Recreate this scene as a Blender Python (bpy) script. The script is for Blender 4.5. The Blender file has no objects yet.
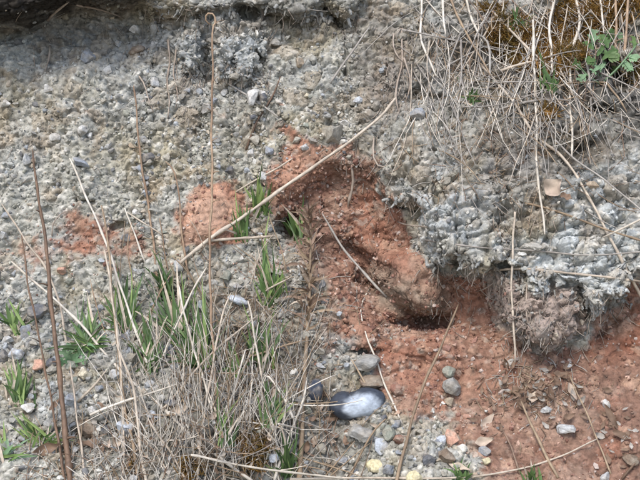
import bpy, math, random
import numpy as np
from mathutils import Vector, Matrix, Euler

random.seed(11)
rng = np.random.default_rng(11)
SC = bpy.context.scene
COL = SC.collection

# ------------------------------------------------------------------ camera
IMW, IMH = 640, 480                       # design units ("px") on the bank: 1 px = 1.25 mm
PX = 0.00125
CAM = np.array([0.0, -1.43, 0.90])
TGT = np.array([0.0, 0.0, 0.65])
HFOV = 2 * math.atan(0.4 / np.linalg.norm(TGT - CAM))
FPX = 320 / math.tan(HFOV / 2)
cd = bpy.data.cameras.new("camera")
cam = bpy.data.objects.new("camera", cd)
COL.objects.link(cam)
cam.location = CAM
cam.rotation_euler = (Vector(TGT - CAM)).to_track_quat('-Z', 'Y').to_euler()
cd.sensor_fit = 'HORIZONTAL'
cd.angle = HFOV
cd.clip_start = 0.01
cd.clip_end = 500
SC.camera = cam
FWD = (TGT - CAM) / np.linalg.norm(TGT - CAM)
RGT = np.array([1.0, 0, 0])
UPV = np.cross(RGT, FWD)

# ------------------------------------------------------------------ sky, sun, exposure
w = bpy.data.worlds.new("World")
SC.world = w
w.use_nodes = True
nt = w.node_tree
nt.nodes.clear()
out = nt.nodes.new("ShaderNodeOutputWorld")
bg = nt.nodes.new("ShaderNodeBackground")
sky = nt.nodes.new("ShaderNodeTexSky")
sky.sky_type = 'NISHITA'
sky.sun_disc = False
SUN_EL, SUN_AZ = math.radians(58), math.radians(205)   # azimuth clockwise from +Y
sky.sun_elevation = SUN_EL
sky.sun_rotation = SUN_AZ
sky.air_density = 1.0
sky.dust_density = 3.0
sky.ozone_density = 1.0
bg.inputs["Strength"].default_value = 0.15
nt.links.new(sky.outputs[0], bg.inputs[0])
nt.links.new(bg.outputs[0], out.inputs[0])
sl = bpy.data.lights.new("sun", 'SUN')
sl.energy = 1.1
sl.angle = math.radians(20)
sl.color = (1.0, 0.98, 0.96)
sun = bpy.data.objects.new("sun", sl)
COL.objects.link(sun)
sd_ = Vector((math.sin(SUN_AZ) * math.cos(SUN_EL), math.cos(SUN_AZ) * math.cos(SUN_EL), math.sin(SUN_EL)))
sun.rotation_euler = sd_.to_track_quat('Z', 'Y').to_euler()
SC.view_settings.view_transform = 'Standard'
SC.view_settings.look = 'None'
SC.view_settings.gamma = 1
SC.view_settings.exposure = 0.86
SC.render.engine = 'CYCLES'


# ------------------------------------------------------------------ helpers
def lin(c):
    c = np.asarray(c, dtype=np.float64) / 255.0
    return np.where(c <= 0.04045, c / 12.92, ((c + 0.055) / 1.055) ** 2.4)


def sst(a, b, x):
    t = np.clip((x - a) / (b - a), 0, 1)
    return t * t * (3 - 2 * t)


U32 = np.uint32


def h3(ix, iy, iz, seed):
    with np.errstate(over='ignore'):
        h = (ix.astype(np.int64).astype(U32) * U32(374761393) + iy.astype(np.int64).astype(U32) * U32(668265263)
             + iz.astype(np.int64).astype(U32) * U32(2147483647 - 1274126177) + U32(seed * 974711 % 4294967295))
        h = (h ^ (h >> U32(13))) * U32(1274126177)
        h = (h ^ (h >> U32(16))) * U32(2246822519)
        h = h ^ (h >> U32(15))
    return h


G12 = np.array([[1, 1, 0], [-1, 1, 0], [1, -1, 0], [-1, -1, 0], [1, 0, 1], [-1, 0, 1], [1, 0, -1], [-1, 0, -1],
                [0, 1, 1], [0, -1, 1], [0, 1, -1], [0, -1, -1], [1, 1, 0], [-1, 1, 0], [0, -1, 1], [0, -1, -1]], dtype=np.float32)


def perlin(P, cell, seed=0):
    p = (P / cell).astype(np.float32)
    i = np.floor(p)
    f = p - i
    ii = i.astype(np.int64)
    s = f * f * f * (f * (f * 6 - 15) + 10)
    r = 0
    for dx in (0, 1):
        wx = s[:, 0] if dx else 1 - s[:, 0]
        for dy in (0, 1):
            wy = s[:, 1] if dy else 1 - s[:, 1]
            for dz in (0, 1):
                wz = s[:, 2] if dz else 1 - s[:, 2]
                g = G12[h3(ii[:, 0] + dx, ii[:, 1] + dy, ii[:, 2] + dz, seed) & U32(15)]
                r = r + wx * wy * wz * (g[:, 0] * (f[:, 0] - dx) + g[:, 1] * (f[:, 1] - dy) + g[:, 2] * (f[:, 2] - dz))
    return r


def fbm(P, cell, octv=4, seed=0, gain=0.5):
    r, a = 0, 1.0
    for k in range(octv):
        r = r + a * perlin(P + k * 17.3, cell / 2 ** k, seed + k)
        a *= gain
    return r


def worley(P, cell, seed=0):
    p = (P / cell).astype(np.float32)
    i = np.floor(p)
    ii = i.astype(np.int64)
    f = p - i
    n = len(p)
    f1 = np.full(n, 9, np.float32)
    f2 = np.full(n, 9, np.float32)
    cid = np.zeros(n, U32)
    for dx in (-1, 0, 1):
        for dy in (-1, 0, 1):
            for dz in (-1, 0, 1):
                h = h3(ii[:, 0] + dx, ii[:, 1] + dy, ii[:, 2] + dz, seed)
                rx = (h & U32(1023)).astype(np.float32) / 1023
                ry = ((h >> U32(10)) & U32(1023)).astype(np.float32) / 1023
                rz = ((h >> U32(20)) & U32(1023)).astype(np.float32) / 1023
                d = (dx + rx - f[:, 0]) ** 2 + (dy + ry - f[:, 1]) ** 2 + (dz + rz - f[:, 2]) ** 2
                m = d < f1
                f2 = np.where(m, f1, np.minimum(f2, d))
                f1 = np.where(m, d, f1)
                cid = np.where(m, h, cid)
    c = ((cid * U32(2654435761)) >> U32(8)).astype(np.float32) / 16777215.0
    return np.sqrt(f1), np.sqrt(f2), c


# ------------------------------------------------------------------ design maps on the bank (1 px grid)
U0, V0, MW, MH = -60, -80, 760, 660
uu, vv = np.meshgrid(np.arange(MW) + U0, np.arange(MH) + V0)
uu = uu.astype(np.float32)
vv = vv.astype(np.float32)


def poly_sd(poly):
    """signed distance to polygon in px, positive inside"""
    p = np.array(poly, np.float32)
    d = np.full(uu.shape, 1e9, np.float32)
    ins = np.zeros(uu.shape, bool)
    for k in range(len(p)):
        a, b = p[k], p[(k + 1) % len(p)]
        e = b - a
        t = np.clip(((uu - a[0]) * e[0] + (vv - a[1]) * e[1]) / max(1e-6, (e @ e)), 0, 1)
        d = np.minimum(d, (uu - a[0] - t * e[0]) ** 2 + (vv - a[1] - t * e[1]) ** 2)
        c = ((a[1] > vv) != (b[1] > vv))
        xx = (b[0] - a[0]) * (vv - a[1]) / ((b[1] - a[1]) if abs(b[1] - a[1]) > 1e-6 else 1e-6) + a[0]
        ins ^= c & (uu < xx)
    d = np.sqrt(d)
    return np.where(ins, d, -d)


def line_d(pts):
    p = np.array(pts, np.float32)
    d = np.full(uu.shape, 1e9, np.float32)
    for a, b in zip(p[:-1], p[1:]):
        e = b - a
        t = np.clip(((uu - a[0]) * e[0] + (vv - a[1]) * e[1]) / (e @ e), 0, 1)
        d = np.minimum(d, np.hypot(uu - a[0] - t * e[0], vv - a[1] - t * e[1]))
    return d


def ell(cx, cy, rx, ry, ang=0):
    c, s = math.cos(math.radians(ang)), math.sin(math.radians(ang))
    x, y = uu - cx, vv - cy
    return np.sqrt(((c * x + s * y) / rx) ** 2 + ((-s * x + c * y) / ry) ** 2)


def gau(cx, cy, rx, ry, ang=0):
    return np.exp(-ell(cx, cy, rx, ry, ang) ** 2)


OVER = [(392, 112), (383, 165), (384, 190), (395, 203), (412, 205), (420, 217), (424, 240), (432, 262), (445, 267), (455, 258),
        (470, 268), (486, 274), (500, 268), (515, 275), (530, 290), (545, 297), (553, 285), (572, 287), (585, 300), (590, 317),
        (598, 315), (606, 300), (620, 299), (630, 291), (645, 275), (720, 262), (720, 40), (560, 50), (440, 80)]
LOBE = [(486, 260), (582, 262), (586, 300), (578, 330), (566, 337), (556, 345), (546, 351), (534, 340), (524, 333), (510, 326),
        (500, 322), (494, 300)]
CL1 = [(176, 15), (181, 60), (189, 79), (196, 68), (202, 48), (206, 15)]
CL2 = [(213, 20), (217, 70), (228, 81), (241, 84), (253, 79), (262, 60), (270, 40), (262, 8), (230, 8)]
LEDGE = [(140, -80), (140, 4), (160, 16), (185, 14), (230, 12), (262, 10), (300, 20), (322, 8), (345, 24), (356, 10), (370, -80)]
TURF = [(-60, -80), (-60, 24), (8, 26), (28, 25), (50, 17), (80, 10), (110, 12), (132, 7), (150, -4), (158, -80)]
REDC = [(268, 175), (285, 150), (300, 130), (312, 140), (330, 150), (375, 158), (384, 190), (400, 212), (425, 262), (445, 272),
        (490, 280), (500, 325), (540, 352), (585, 345), (600, 312), (640, 285), (700, 285), (700, 560), (495, 560), (480, 455),
        (440, 425), (410, 425), (385, 380), (350, 330), (332, 280), (302, 262), (284, 225), (262, 202)]
REDL = [(178, 232), (182, 204), (198, 185), (222, 178), (243, 188), (250, 212), (242, 240), (215, 246), (185, 246)]
RECESS = [(284, 200), (330, 168), (384, 180), (420, 262), (448, 282), (500, 300), (500, 335), (450, 335), (380, 335), (335, 270)]

sd_over, sd_lobe = poly_sd(OVER), poly_sd(LOBE)
D = np.zeros(uu.shape, np.float32)
D += np.maximum(62 * sst(-4, 9, sd_over) * (0.42 + 0.58 * sst(60, 200, vv)) * (0.6 + 0.4 * sst(380, 470, uu)), 46 * sst(-4, 9, sd_lobe))
D += 22 * sst(-5, 8, poly_sd(CL1)) * sst(-10, 60, vv)
D += 25 * sst(-5, 8, poly_sd(CL2)) * sst(-20, 60, vv)
D += 26 * sst(-5, 8, poly_sd(LEDGE)) * sst(-60, 5, vv)
D += 85 * sst(-5, 10, poly_sd(TURF))
D += -30 * sst(-12, 16, poly_sd(RECESS))
D += -16 * gau(70, 40, 90, 25) - 10 * gau(300, 45, 60, 25)
D += 70 * sst(290, 500, vv) * sst(350, 140, uu)
D += 40 * sst(350, 520, vv) * sst(300, 420, uu)
D += 34 * gau(235, 435, 75, 45) + 12 * gau(120, 345, 40, 25)
D += 10 * gau(330, 120, 60, 50) + 14 * gau(395, 70, 25, 60) + 5 * gau(205, 215, 32, 30)
bq = ell(408, 282, 46, 36, 38)
D += 44 * np.sqrt(np.clip(1 - bq ** 2, 0, 1)) * sst(1.0, 0.6, bq)
lq = ell(212, 214, 36, 31, -25)
D += 8 * np.clip(1 - lq ** 2, 0, 1)
D += 12 * gau(545, 385, 45, 22) + 12 * gau(625, 430, 18, 30, -20)
for pts, wd, dp in (([(345, 246), (366, 262), (388, 274)], 8, 26), ([(362, 272), (378, 288), (402, 306), (420, 318), (446, 322)], 6, 28),
                    ([(355, 280), (372, 288)], 5, 26), ([(436, 180), (437, 203)], 3, 16), ([(402, 204), (424, 212)], 5, 20),
                    ([(206, 52), (207, 78)], 5, 30), ([(255, 55), (262, 66)], 4, 24), ([(78, 200), (92, 203)], 3, 12),
                    ([(326, 8), (338, 20)], 8, 40), ([(240, 9), (252, 13)], 5, 22), ([(186, 60), (190, 76)], 4, 14), ([(232, 66), (236, 80)], 3, 14), ([(112, 228), (122, 224)], 3, 12), ([(600, 335), (612, 322)], 5, 14),
                    ([(505, 62), (520, 70)], 6, 16), ([(606, 62), (622, 84)], 7, 26), ([(590, 110), (610, 112)], 5, 20),
                    ([(577, 150), (590, 146)], 5, 18), ([(415, 95), (440, 100)], 5, 16)):
    D -= dp * np.exp(-(line_d(pts) / wd) ** 2)
D += -34 * np.exp(-ell(422, 325, 28, 6, 4) ** 4) - 60 * np.exp(-ell(290, 226, 11, 15, 10) ** 4)
D += -26 * np.exp(-ell(250, 395, 20, 9) ** 2) - 22 * np.exp(-ell(85, 432, 16, 9) ** 2) - 25 * np.exp(-ell(175, 300, 14, 14) ** 2)
D += -24 * np.exp(-ell(365, 352, 16, 6) ** 2) - 14 * np.exp(-ell(420, 365, 10, 8) ** 2)


def cl(*ms):
    return np.clip(sum(ms), 0, 1)


rc = sst(-14, 16, poly_sd(REDC))
gmix = gau(345, 345, 45, 35) + gau(390, 440, 75, 45) + gau(340, 300, 18, 30) + 0.5 * gau(450, 395, 20, 18)
M = {}
M['red'] = cl(rc * (1 - 0.55 * np.clip(gmix, 0, 1)), 0.62 * gau(84, 224, 30, 14, 10), 0.40 * gau(90, 245, 60, 20),
              sst(-9, 9, poly_sd(REDL)), 0.5 * gau(258, 268, 22, 16), 0.35 * gau(30, 262, 45, 30), 0.6 * gau(283, 133, 14, 14),
              0.4 * gau(250, 128, 10, 10), 0.35 * gau(145, 250, 30, 16), 0.3 * gau(352, 320, 30, 40), 0.5 * gau(395, 385, 30, 22), 0.4 * gau(330, 300, 30, 60),
              0.45 * gau(345, 150, 25, 10))
M['red'] *= 1 - sst(-6, 6, sd_over)
M['bright'] = cl(sst(-8, 12, poly_sd(REDL)), 0.7 * gau(298, 168, 22, 24), 0.5 * gau(400, 240, 16, 10))
M['redbrown'] = cl(gau(560, 330, 60, 30), 0.95 * sst(400, 520, uu) * sst(320, 370, vv), 0.6 * gau(375, 290, 30, 40))
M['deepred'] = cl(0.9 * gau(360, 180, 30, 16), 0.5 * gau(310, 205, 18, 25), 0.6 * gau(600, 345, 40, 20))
M['dark'] = cl(0.6 * sst(-8, 10, poly_sd(TURF)), 0.5 * gau(75, 34, 110, 20), 0.5 * gau(300, 20, 70, 14), 0.5 * gau(470, 55, 45, 30), 0.85 * gau(590, 85, 60, 50), 0.5 * gau(520, 95, 50, 30), 0.9 * gau(235, 445, 85, 45), 0.45 * gau(235, 370, 70, 45),  # dark humus, plus painted shade at the top-left overhang and lower hummock
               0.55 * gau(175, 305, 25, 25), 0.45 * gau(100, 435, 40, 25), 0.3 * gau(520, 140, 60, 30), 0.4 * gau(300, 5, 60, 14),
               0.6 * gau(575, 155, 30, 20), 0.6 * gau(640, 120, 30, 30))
M['brown'] = cl(0.75 * gau(385, 65, 28, 60), 0.55 * gau(510, 160, 70, 45), 0.8 * gau(540, 50, 110, 45), 0.7 * gau(240, 350, 50, 60),
                0.7 * sst(-6, 6, sd_lobe) * (sd_over < 3), 0.45 * gau(330, 420, 30, 60), 0.35 * gau(190, 110, 12, 40),
                0.5 * gau(55, 0, 120, 10), 0.6 * gau(315, 250, 22, 70), 0.35 * gau(400, 180, 20, 18))
M['moss'] = cl(1.1 * gau(508, 40, 22, 18), 1.1 * gau(547, 58, 32, 22), 0.9 * gau(585, 20, 30, 14), 0.95 * gau(618, 6, 36, 10), 0.8 * gau(545, 118, 14, 12),
               0.9 * gau(255, 450, 14, 28), 0.8 * gau(190, 468, 16, 18), 0.5 * gau(600, 5, 60, 30), 0.7 * gau(632, 70, 10, 20),
               0.5 * gau(490, 8, 20, 10), 0.35 * gau(535, 165, 14, 30), 0.5 * gau(130, 470, 14, 10))
M['olive'] = cl(0.55 * gau(345, 110, 50, 35), 0.5 * gau(250, 120, 60, 35), 0.4 * gau(40, 120, 60, 25), 0.6 * gau(398, 178, 18, 22),
                0.35 * gau(560, 200, 40, 14), 0.4 * gau(130, 130, 50, 20))
M['blue'] = cl(1.0 * sst(-8, 25, sd_over) * sst(120, 200, vv), 0.95 * gau(75, 42, 95, 26), 0.6 * gau(300, 35, 60, 20), 0.7 * gau(230, 45, 35, 30),
               0.7 * gau(10, 330, 50, 60), 0.5 * gau(345, 350, 30, 20), 0.4 * gau(40, 420, 50, 40))
M['boulder'] = sst(1.15, 0.8, bq) * sst(262, 292, vv + 0.35 * (405 - uu))
M['lobe'] = sst(-8, 4, sd_lobe) * sst(2, -6, sd_over)
M['crust'] = sst(-8, 10, sd_over) * sst(135, 215, vv) + 0.6 * gau(188, 45, 14, 30) + 0.6 * gau(240, 48, 24, 30)
M['turf'] = sst(-6, 8, poly_sd(TURF)) * (0.5 + 0.5 * sst(120, 55, uu))  # dark humus turf, with the overhang's shade darkened into its colour
M['till'] = 1 - np.clip(M['red'], 0, 1)
M['grav'] = cl(gau(10, 350, 70, 90), 0.8 * gau(350, 345, 35, 30), 1.0 * gau(400, 440, 80, 40), 0.6 * gau(120, 380, 60, 50),
               0.5 * gau(300, 300, 60, 40), 0.5 * sst(390, 300, uu) * sst(80, 120, vv) * sst(230, 200, vv), 0.4 * sst(400, 340, uu) * sst(40, 70, vv))
M['caul'] = cl(sst(-8, 14, sd_over) * sst(120, 220, vv), 0.8 * sst(-6, 6, poly_sd(CL1)), 0.8 * sst(-6, 6, poly_sd(CL2)),
               0.6 * sst(-6, 6, sd_lobe))
M['smooth'] = cl(sst(-5, 15, poly_sd(REDL)), sst(1.2, 0.8, bq), 0.7 * rc * sst(440, 500, uu) * sst(330, 380, vv))


def samp(img, u, v):
    x = np.clip(u - U0, 0, MW - 1.001)
    y = np.clip(v - V0, 0, MH - 1.001)
    x0, y0 = x.astype(int), y.astype(int)
    fx, fy = x - x0, y - y0
    return (img[y0, x0] * (1 - fx) * (1 - fy) + img[y0, x0 + 1] * fx * (1 - fy) + img[y0 + 1, x0] * (1 - fx) * fy + img[y0 + 1, x0 + 1] * fx * fy)


def project(P):
    q = P - CAM
    d = np.maximum(q @ FWD, 0.05)
    return 320 + FPX * (q @ RGT) / d, 240 - FPX * (q @ UPV) / d, d


# ------------------------------------------------------------------ bank mesh
prof = np.array([(-40, 0.0), (-1.6, 0.0), (-0.70, 0.015), (-0.52, 0.06), (-0.40, 0.16), (-0.27, 0.31), (-0.16, 0.42), (0, 0.65),
                 (0.14, 0.90), (0.19, 0.99), (0.27, 1.045), (0.45, 1.07), (2, 1.15), (40, 2.2)], float)
seg = np.hypot(np.diff(prof[:, 0]), np.diff(prof[:, 1]))
sarr = np.concatenate([[0], np.cumsum(seg)])
s_fine = np.linspace(sarr[1] - 0.2, sarr[11] + 0.5, 6000)
py = np.interp(s_fine, sarr, prof[:, 0])
pz = np.interp(s_fine, sarr, prof[:, 1])
k = np.hanning(161)
k /= k.sum()
pys = np.convolve(np.pad(py, 80, mode='reflect', reflect_type='odd'), k, 'valid')
pzs = np.convolve(np.pad(pz, 80, mode='reflect', reflect_type='odd'), k, 'valid')
STEP = 0.00115
s_lo, s_hi = sarr[5] - 0.03, sarr[9] + 0.055


def grow(step, end, f=1.09):
    o, s = [], 0
    while s < end:
        step *= f
        s += step
        o.append(s)
    return np.array(o)


rows = np.concatenate([(s_lo - grow(STEP, s_lo, 1.08))[::-1], np.arange(s_lo, s_hi, STEP), s_hi + grow(STEP, sarr[-1] - s_hi, 1.08)])
rows = np.clip(rows, 0.0, sarr[-1])
cols = np.arange(-0.462, 0.4621, STEP)
g1 = grow(STEP, 0.22, 1.03)
g2 = g1[-1] + grow(g1[-1] - g1[-2], 40, 1.12)
side = np.concatenate([g1, g2])
cols = np.concatenate([(cols[0] - side)[::-1], cols, cols[-1] + side])


def prof_at(s):
    inside = (s >= s_fine[0]) & (s <= s_fine[-1])
    y = np.where(inside, np.interp(s, s_fine, pys), np.interp(s, sarr, prof[:, 0]))
    z = np.where(inside, np.interp(s, s_fine, pzs), np.interp(s, sarr, prof[:, 1]))
    return y, z


ry, rz = prof_at(rows)
dy, dz = np.gradient(ry), np.gradient(rz)
ln = np.hypot(dy, dz) + 1e-9
ny, nz = -dz / ln, dy / ln
NR, NC = len(rows), len(cols)
BX = np.tile(cols, NR)
BY = np.repeat(ry, NC)
BZ = np.repeat(rz, NC)
NY = np.repeat(ny, NC)
NZ = np.repeat(nz, NC)
SR = np.repeat(rows, NC)
fade = sst(s_lo - 0.35, s_lo - 0.02, SR) * sst(s_hi + 0.25, s_hi + 0.0, SR)
sidef = 1 - 0.75 * sst(0.5, 1.2, np.abs(BX))
B = np.stack([BX, BY, BZ], 1)
big = fbm(B / PX, 220, 3, 5) * 30 * (0.15 + 0.85 * sst(0.5, 1.3, np.abs(BX))) * fade
disp = np.zeros(len(B))
ODIR = np.array([0.0, -0.985, 0.172])
for it in range(7):
    P = B + ODIR * ((disp + big) * PX)[:, None]
    u, v, _ = project(P)
    new = samp(D, u, v) * fade * sidef
    disp = new if it == 0 else 0.45 * disp + 0.55 * new
P = B + ODIR * ((disp + big) * PX)[:, None]
# even out the vertex spacing along the relief (no stretched faces on flanks and undersides)
R0, R1 = int(np.searchsorted(rows, s_lo)), int(np.searchsorted(rows, s_hi))
K0, K1 = int(np.searchsorted(cols, -0.462)), int(np.searchsorted(cols, 0.462))
Pb = P.reshape(NR, NC, 3)
for axis in (0, 1, 0):
    ka, kb = (K0, K1) if axis == 1 else (0, NC)
    blk = Pb[R0:R1, ka:kb].copy()
    if axis == 1:
        blk = blk.transpose(1, 0, 2)
    dl = np.linalg.norm(np.diff(blk, axis=0), axis=2)
    kk_ = np.ones(9) / 9
    cum = np.concatenate([np.zeros((1, dl.shape[1])), np.cumsum(dl, 0)])
    for j in range(blk.shape[1]):
        t_ = np.linspace(0, cum[-1, j], blk.shape[0])
        for c_ in range(3):
            blk[:, j, c_] = np.interp(t_, cum[:, j], blk[:, j, c_].copy())
    if axis == 1:
        blk = blk.transpose(1, 0, 2)
    Pb[R0:R1, ka:kb] = blk
P = Pb.reshape(-1, 3)
dense = np.zeros((NR, NC), bool)
dense[R0 + 2:R1 - 2, K0 + 2:K1 - 2] = True
dense = dense.ravel()
u, v, _ = project(P)
Q = P / PX
# warped soil lookup
wu = u + 9 * fbm(Q, 26, 3, 21)
wv = v + 9 * fbm(Q + 300, 26, 3, 31)
m = {kk: np.clip(samp(im, wu, wv), 0, 1) * (fade if kk not in ('till',) else 1) for kk, im in M.items()}
m['till'] = 1 - m['red']
# relief
Wp = Q + 3.0 * np.stack([perlin(Q, 9, 41), perlin(Q, 9, 42), perlin(Q, 9, 43)], 1)
a1, a2, ac = worley(Wp, 19, 51)
b1, b2, bc = worley(Wp, 9.5, 52)
c1, c2, cc = worley(Q, 5.0, 53)
n1 = fbm(Q, 46, 4, 61)
n2 = fbm(Q, 12, 3, 66)
caul = m['caul']
rough = 0.35 + 0.45 * m['till']
rough = rough * (1 - 0.35 * m['smooth'])
big2 = fbm(Q + 900, 95, 3, 68)
e1, e2, ec = worley(Q + 5.0 * np.stack([perlin(Q, 20, 44), perlin(Q, 20, 45), perlin(Q, 20, 46)], 1), 36, 55)
fine = 9.0 * n1 * (0.5 + 0.5 * rough) + 13 * big2 * rough + caul * (1 - np.minimum(e1, 1.1) ** 2) * 13
lmod = 0.35 + 1.1 * sst(-0.25, 0.3, perlin(Q + 40, 33, 74))
lump = (1 - np.minimum(a1, 1.1)) * (1.5 + 12.0 * caul + 4.0 * m['till'] * (ac > 0.5)) \
    + (1 - np.minimum(b1, 1.1)) * (3.6 * rough + 2.5 * caul) * (0.25 + 1.1 * bc) * lmod \
    + (1 - np.minimum(c1, 1.1)) * 2.4 * (0.35 + 0.65 * rough)
crack = -8 * caul * sst(0.16, 0.0, e2 - e1) - 5 * sst(0.10, 0.0, a2 - a1) * (ac > 0.5) * rough - 4.5 * sst(0.22, 0.5, perlin(Q, 8.5, 73)) * rough - (3.0 * sst(0.14, 0.0, b2 - b1) + 3.0 * caul * sst(0.12, 0.0, a2 - a1)) * rough
ridge = -2.6 * np.abs(perlin(Q, 24, 71)) * m['red'] - 3.5 * sst(0.08, 0.0, np.abs(perlin(Q * np.array([1, 1, 1.9]), 40, 72))) * m['red'] * (1 - 0.5 * m['smooth'])
fine = fine + lump + crack + 2.4 * n2 * rough + ridge
fine = fine * (0.25 + 0.75 * fade)
fine = fine - caul * 17 - rough * 2
fd = ODIR * fade[:, None] + np.stack([NY * 0, NY, NZ], 1) * (1 - fade[:, None])
# on flanks the lumps stand out along the face itself
Pm = P.reshape(NR, NC, 3)
Nm = np.cross(np.gradient(Pm, axis=1), np.gradient(Pm, axis=0))
for ax in (0, 1):
    for _ in range(3):
        Nm = (Nm + np.roll(Nm, 2, ax) + np.roll(Nm, -2, ax)) / 3
Nm = Nm.reshape(-1, 3)
Nm /= np.linalg.norm(Nm, axis=1, keepdims=True) + 1e-12
inner = fade * sst(0.75, 0.5, np.abs(P[:, 0]))
fd = fd * (1 - 0.55 * inner[:, None]) + Nm * 0.55 * inner[:, None]
P = P + fd * (fine * PX)[:, None]
P[:, 0] += 1.2 * perlin(Q + 77, 7, 81) * PX * fade

# colours of the soils; dark and turf also hold painted shade
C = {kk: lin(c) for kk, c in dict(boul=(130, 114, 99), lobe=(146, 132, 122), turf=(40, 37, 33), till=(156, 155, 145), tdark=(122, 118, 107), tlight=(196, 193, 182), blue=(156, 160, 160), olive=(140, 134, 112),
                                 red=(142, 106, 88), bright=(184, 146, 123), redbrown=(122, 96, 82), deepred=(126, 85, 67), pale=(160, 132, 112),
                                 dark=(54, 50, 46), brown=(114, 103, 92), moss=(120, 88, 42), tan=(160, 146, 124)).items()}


def mix(a, b, t):
    return a + (b - a) * t[:, None]


col = np.tile(C['till'], (len(P), 1))
col = mix(col, C['blue'], np.clip(m['blue'] + 0.35 * (cc < 0.2), 0, 1) * 0.9)
col = mix(col, C['olive'], m['olive'])
col = mix(col, lin((172, 176, 174)), 0.85 * m['crust'])
col = mix(col, lin((146, 138, 116)), 0.75 * sst(0.02, 0.4, fbm(Q + 500, 70, 3, 93)))
col = mix(col, lin((148, 151, 150)), 0.5 * sst(0.05, 0.4, fbm(Q + 700, 90, 3, 94)))
col = mix(col, lin((140, 124, 102)), 0.5 * sst(0.22, 0.5, fbm(Q + 900, 34, 3, 95)))
col = mix(col, C['tdark'], 0.55 * sst(0.62, 0.95, bc) * (0.4 + 0.6 * sst(-.1, .3, perlin(Q, 60, 90))))
col = mix(col, C['tlight'], 0.9 * sst(0.38, 0.06, cc) * sst(0.9, 0.4, c1))
col = mix(col, C['tan'], 0.45 * sst(0.80, 0.97, ac))
redc = np.tile(C['red'], (len(P), 1))
redc = mix(redc, C['bright'], m['bright'])
redc = mix(redc, C['redbrown'], m['redbrown'])
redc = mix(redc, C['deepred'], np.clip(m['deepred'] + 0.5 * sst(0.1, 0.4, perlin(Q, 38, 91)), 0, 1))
redc = mix(redc, lin((150, 128, 112)), 0.55 * sst(0.0, 0.4, fbm(Q + 1200, 48, 3, 97)))
redc = mix(redc, C['pale'], 0.6 * sst(0.75, 0.97, bc) + 0.3 * sst(0.15, 0.4, perlin(Q + 50, 30, 92)))
redc = mix(redc, C['till'], 0.35 * (cc > 0.92) * (1 - m['smooth']))
redc = mix(redc, C['boul'], m['boulder'] * (0.85 + 0.5 * n2))
redm = sst(0.26, 0.74, m['red'] + 0.22 * fbm(Q + 33, 30, 3, 96) + 0.32 * n2 + 0.10 * (bc - 0.5))
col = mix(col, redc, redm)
col = mix(col, C['brown'], np.clip(m['brown'] + 0.3 * n2 * (m['brown'] > 0.1), 0, 1) * 0.85)
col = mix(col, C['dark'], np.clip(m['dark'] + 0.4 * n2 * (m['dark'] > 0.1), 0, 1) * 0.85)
col = mix(col, C['lobe'], m['lobe'] * np.clip(0.85 + 0.5 * n2, 0, 1))
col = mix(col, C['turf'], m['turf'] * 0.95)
col = mix(col, C['moss'], sst(0.3, 0.75, m['moss'] + 0.35 * n2))
turf = np.clip(1 - fade, 0, 1) * sst(0.98, 1.03, P[:, 2])
col = mix(col, lin((92, 92, 48)), turf)
foot = np.clip(1 - fade, 0, 1) * sst(0.45, 0.3, P[:, 2])
col = mix(col, C['brown'], foot * 0.6)
col = col * (1 + 0.28 * n2[:, None] + 0.18 * (cc[:, None] - 0.5))
col = np.clip(col, 0.01, 0.8)


# ------------------------------------------------------------------ materials
def new_mat(name):
    mt = bpy.data.materials.new(name)
    mt.use_nodes = True
    t = mt.node_tree
    b = t.nodes["Principled BSDF"]
    return mt, t, b


def node(t, kind, **kw):
    n = t.nodes.new(kind)
    for a_, b_ in kw.items():
        setattr(n, a_, b_)
    return n


def noise_var(t, src, scale, lo, hi, vec=None, detail=4):
    """src colour times a noise in lo..hi"""
    nz_ = node(t, "ShaderNodeTexNoise")
    nz_.inputs["Scale"].default_value = scale
    nz_.inputs["Detail"].default_value = detail
    mr = node(t, "ShaderNodeMapRange")
    mr.inputs["From Min"].default_value = 0.3
    mr.inputs["From Max"].default_value = 0.7
    mr.inputs["To Min"].default_value = lo
    mr.inputs["To Max"].default_value = hi
    t.links.new(nz_.outputs["Fac"], mr.inputs["Value"])
    vm = node(t, "ShaderNodeVectorMath", operation='SCALE')
    t.links.new(src, vm.inputs[0])
    t.links.new(mr.outputs[0], vm.inputs["Scale"])
    if vec is not None:
        t.links.new(vec, nz_.inputs["Vector"])
    return vm.outputs[0], nz_


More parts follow.
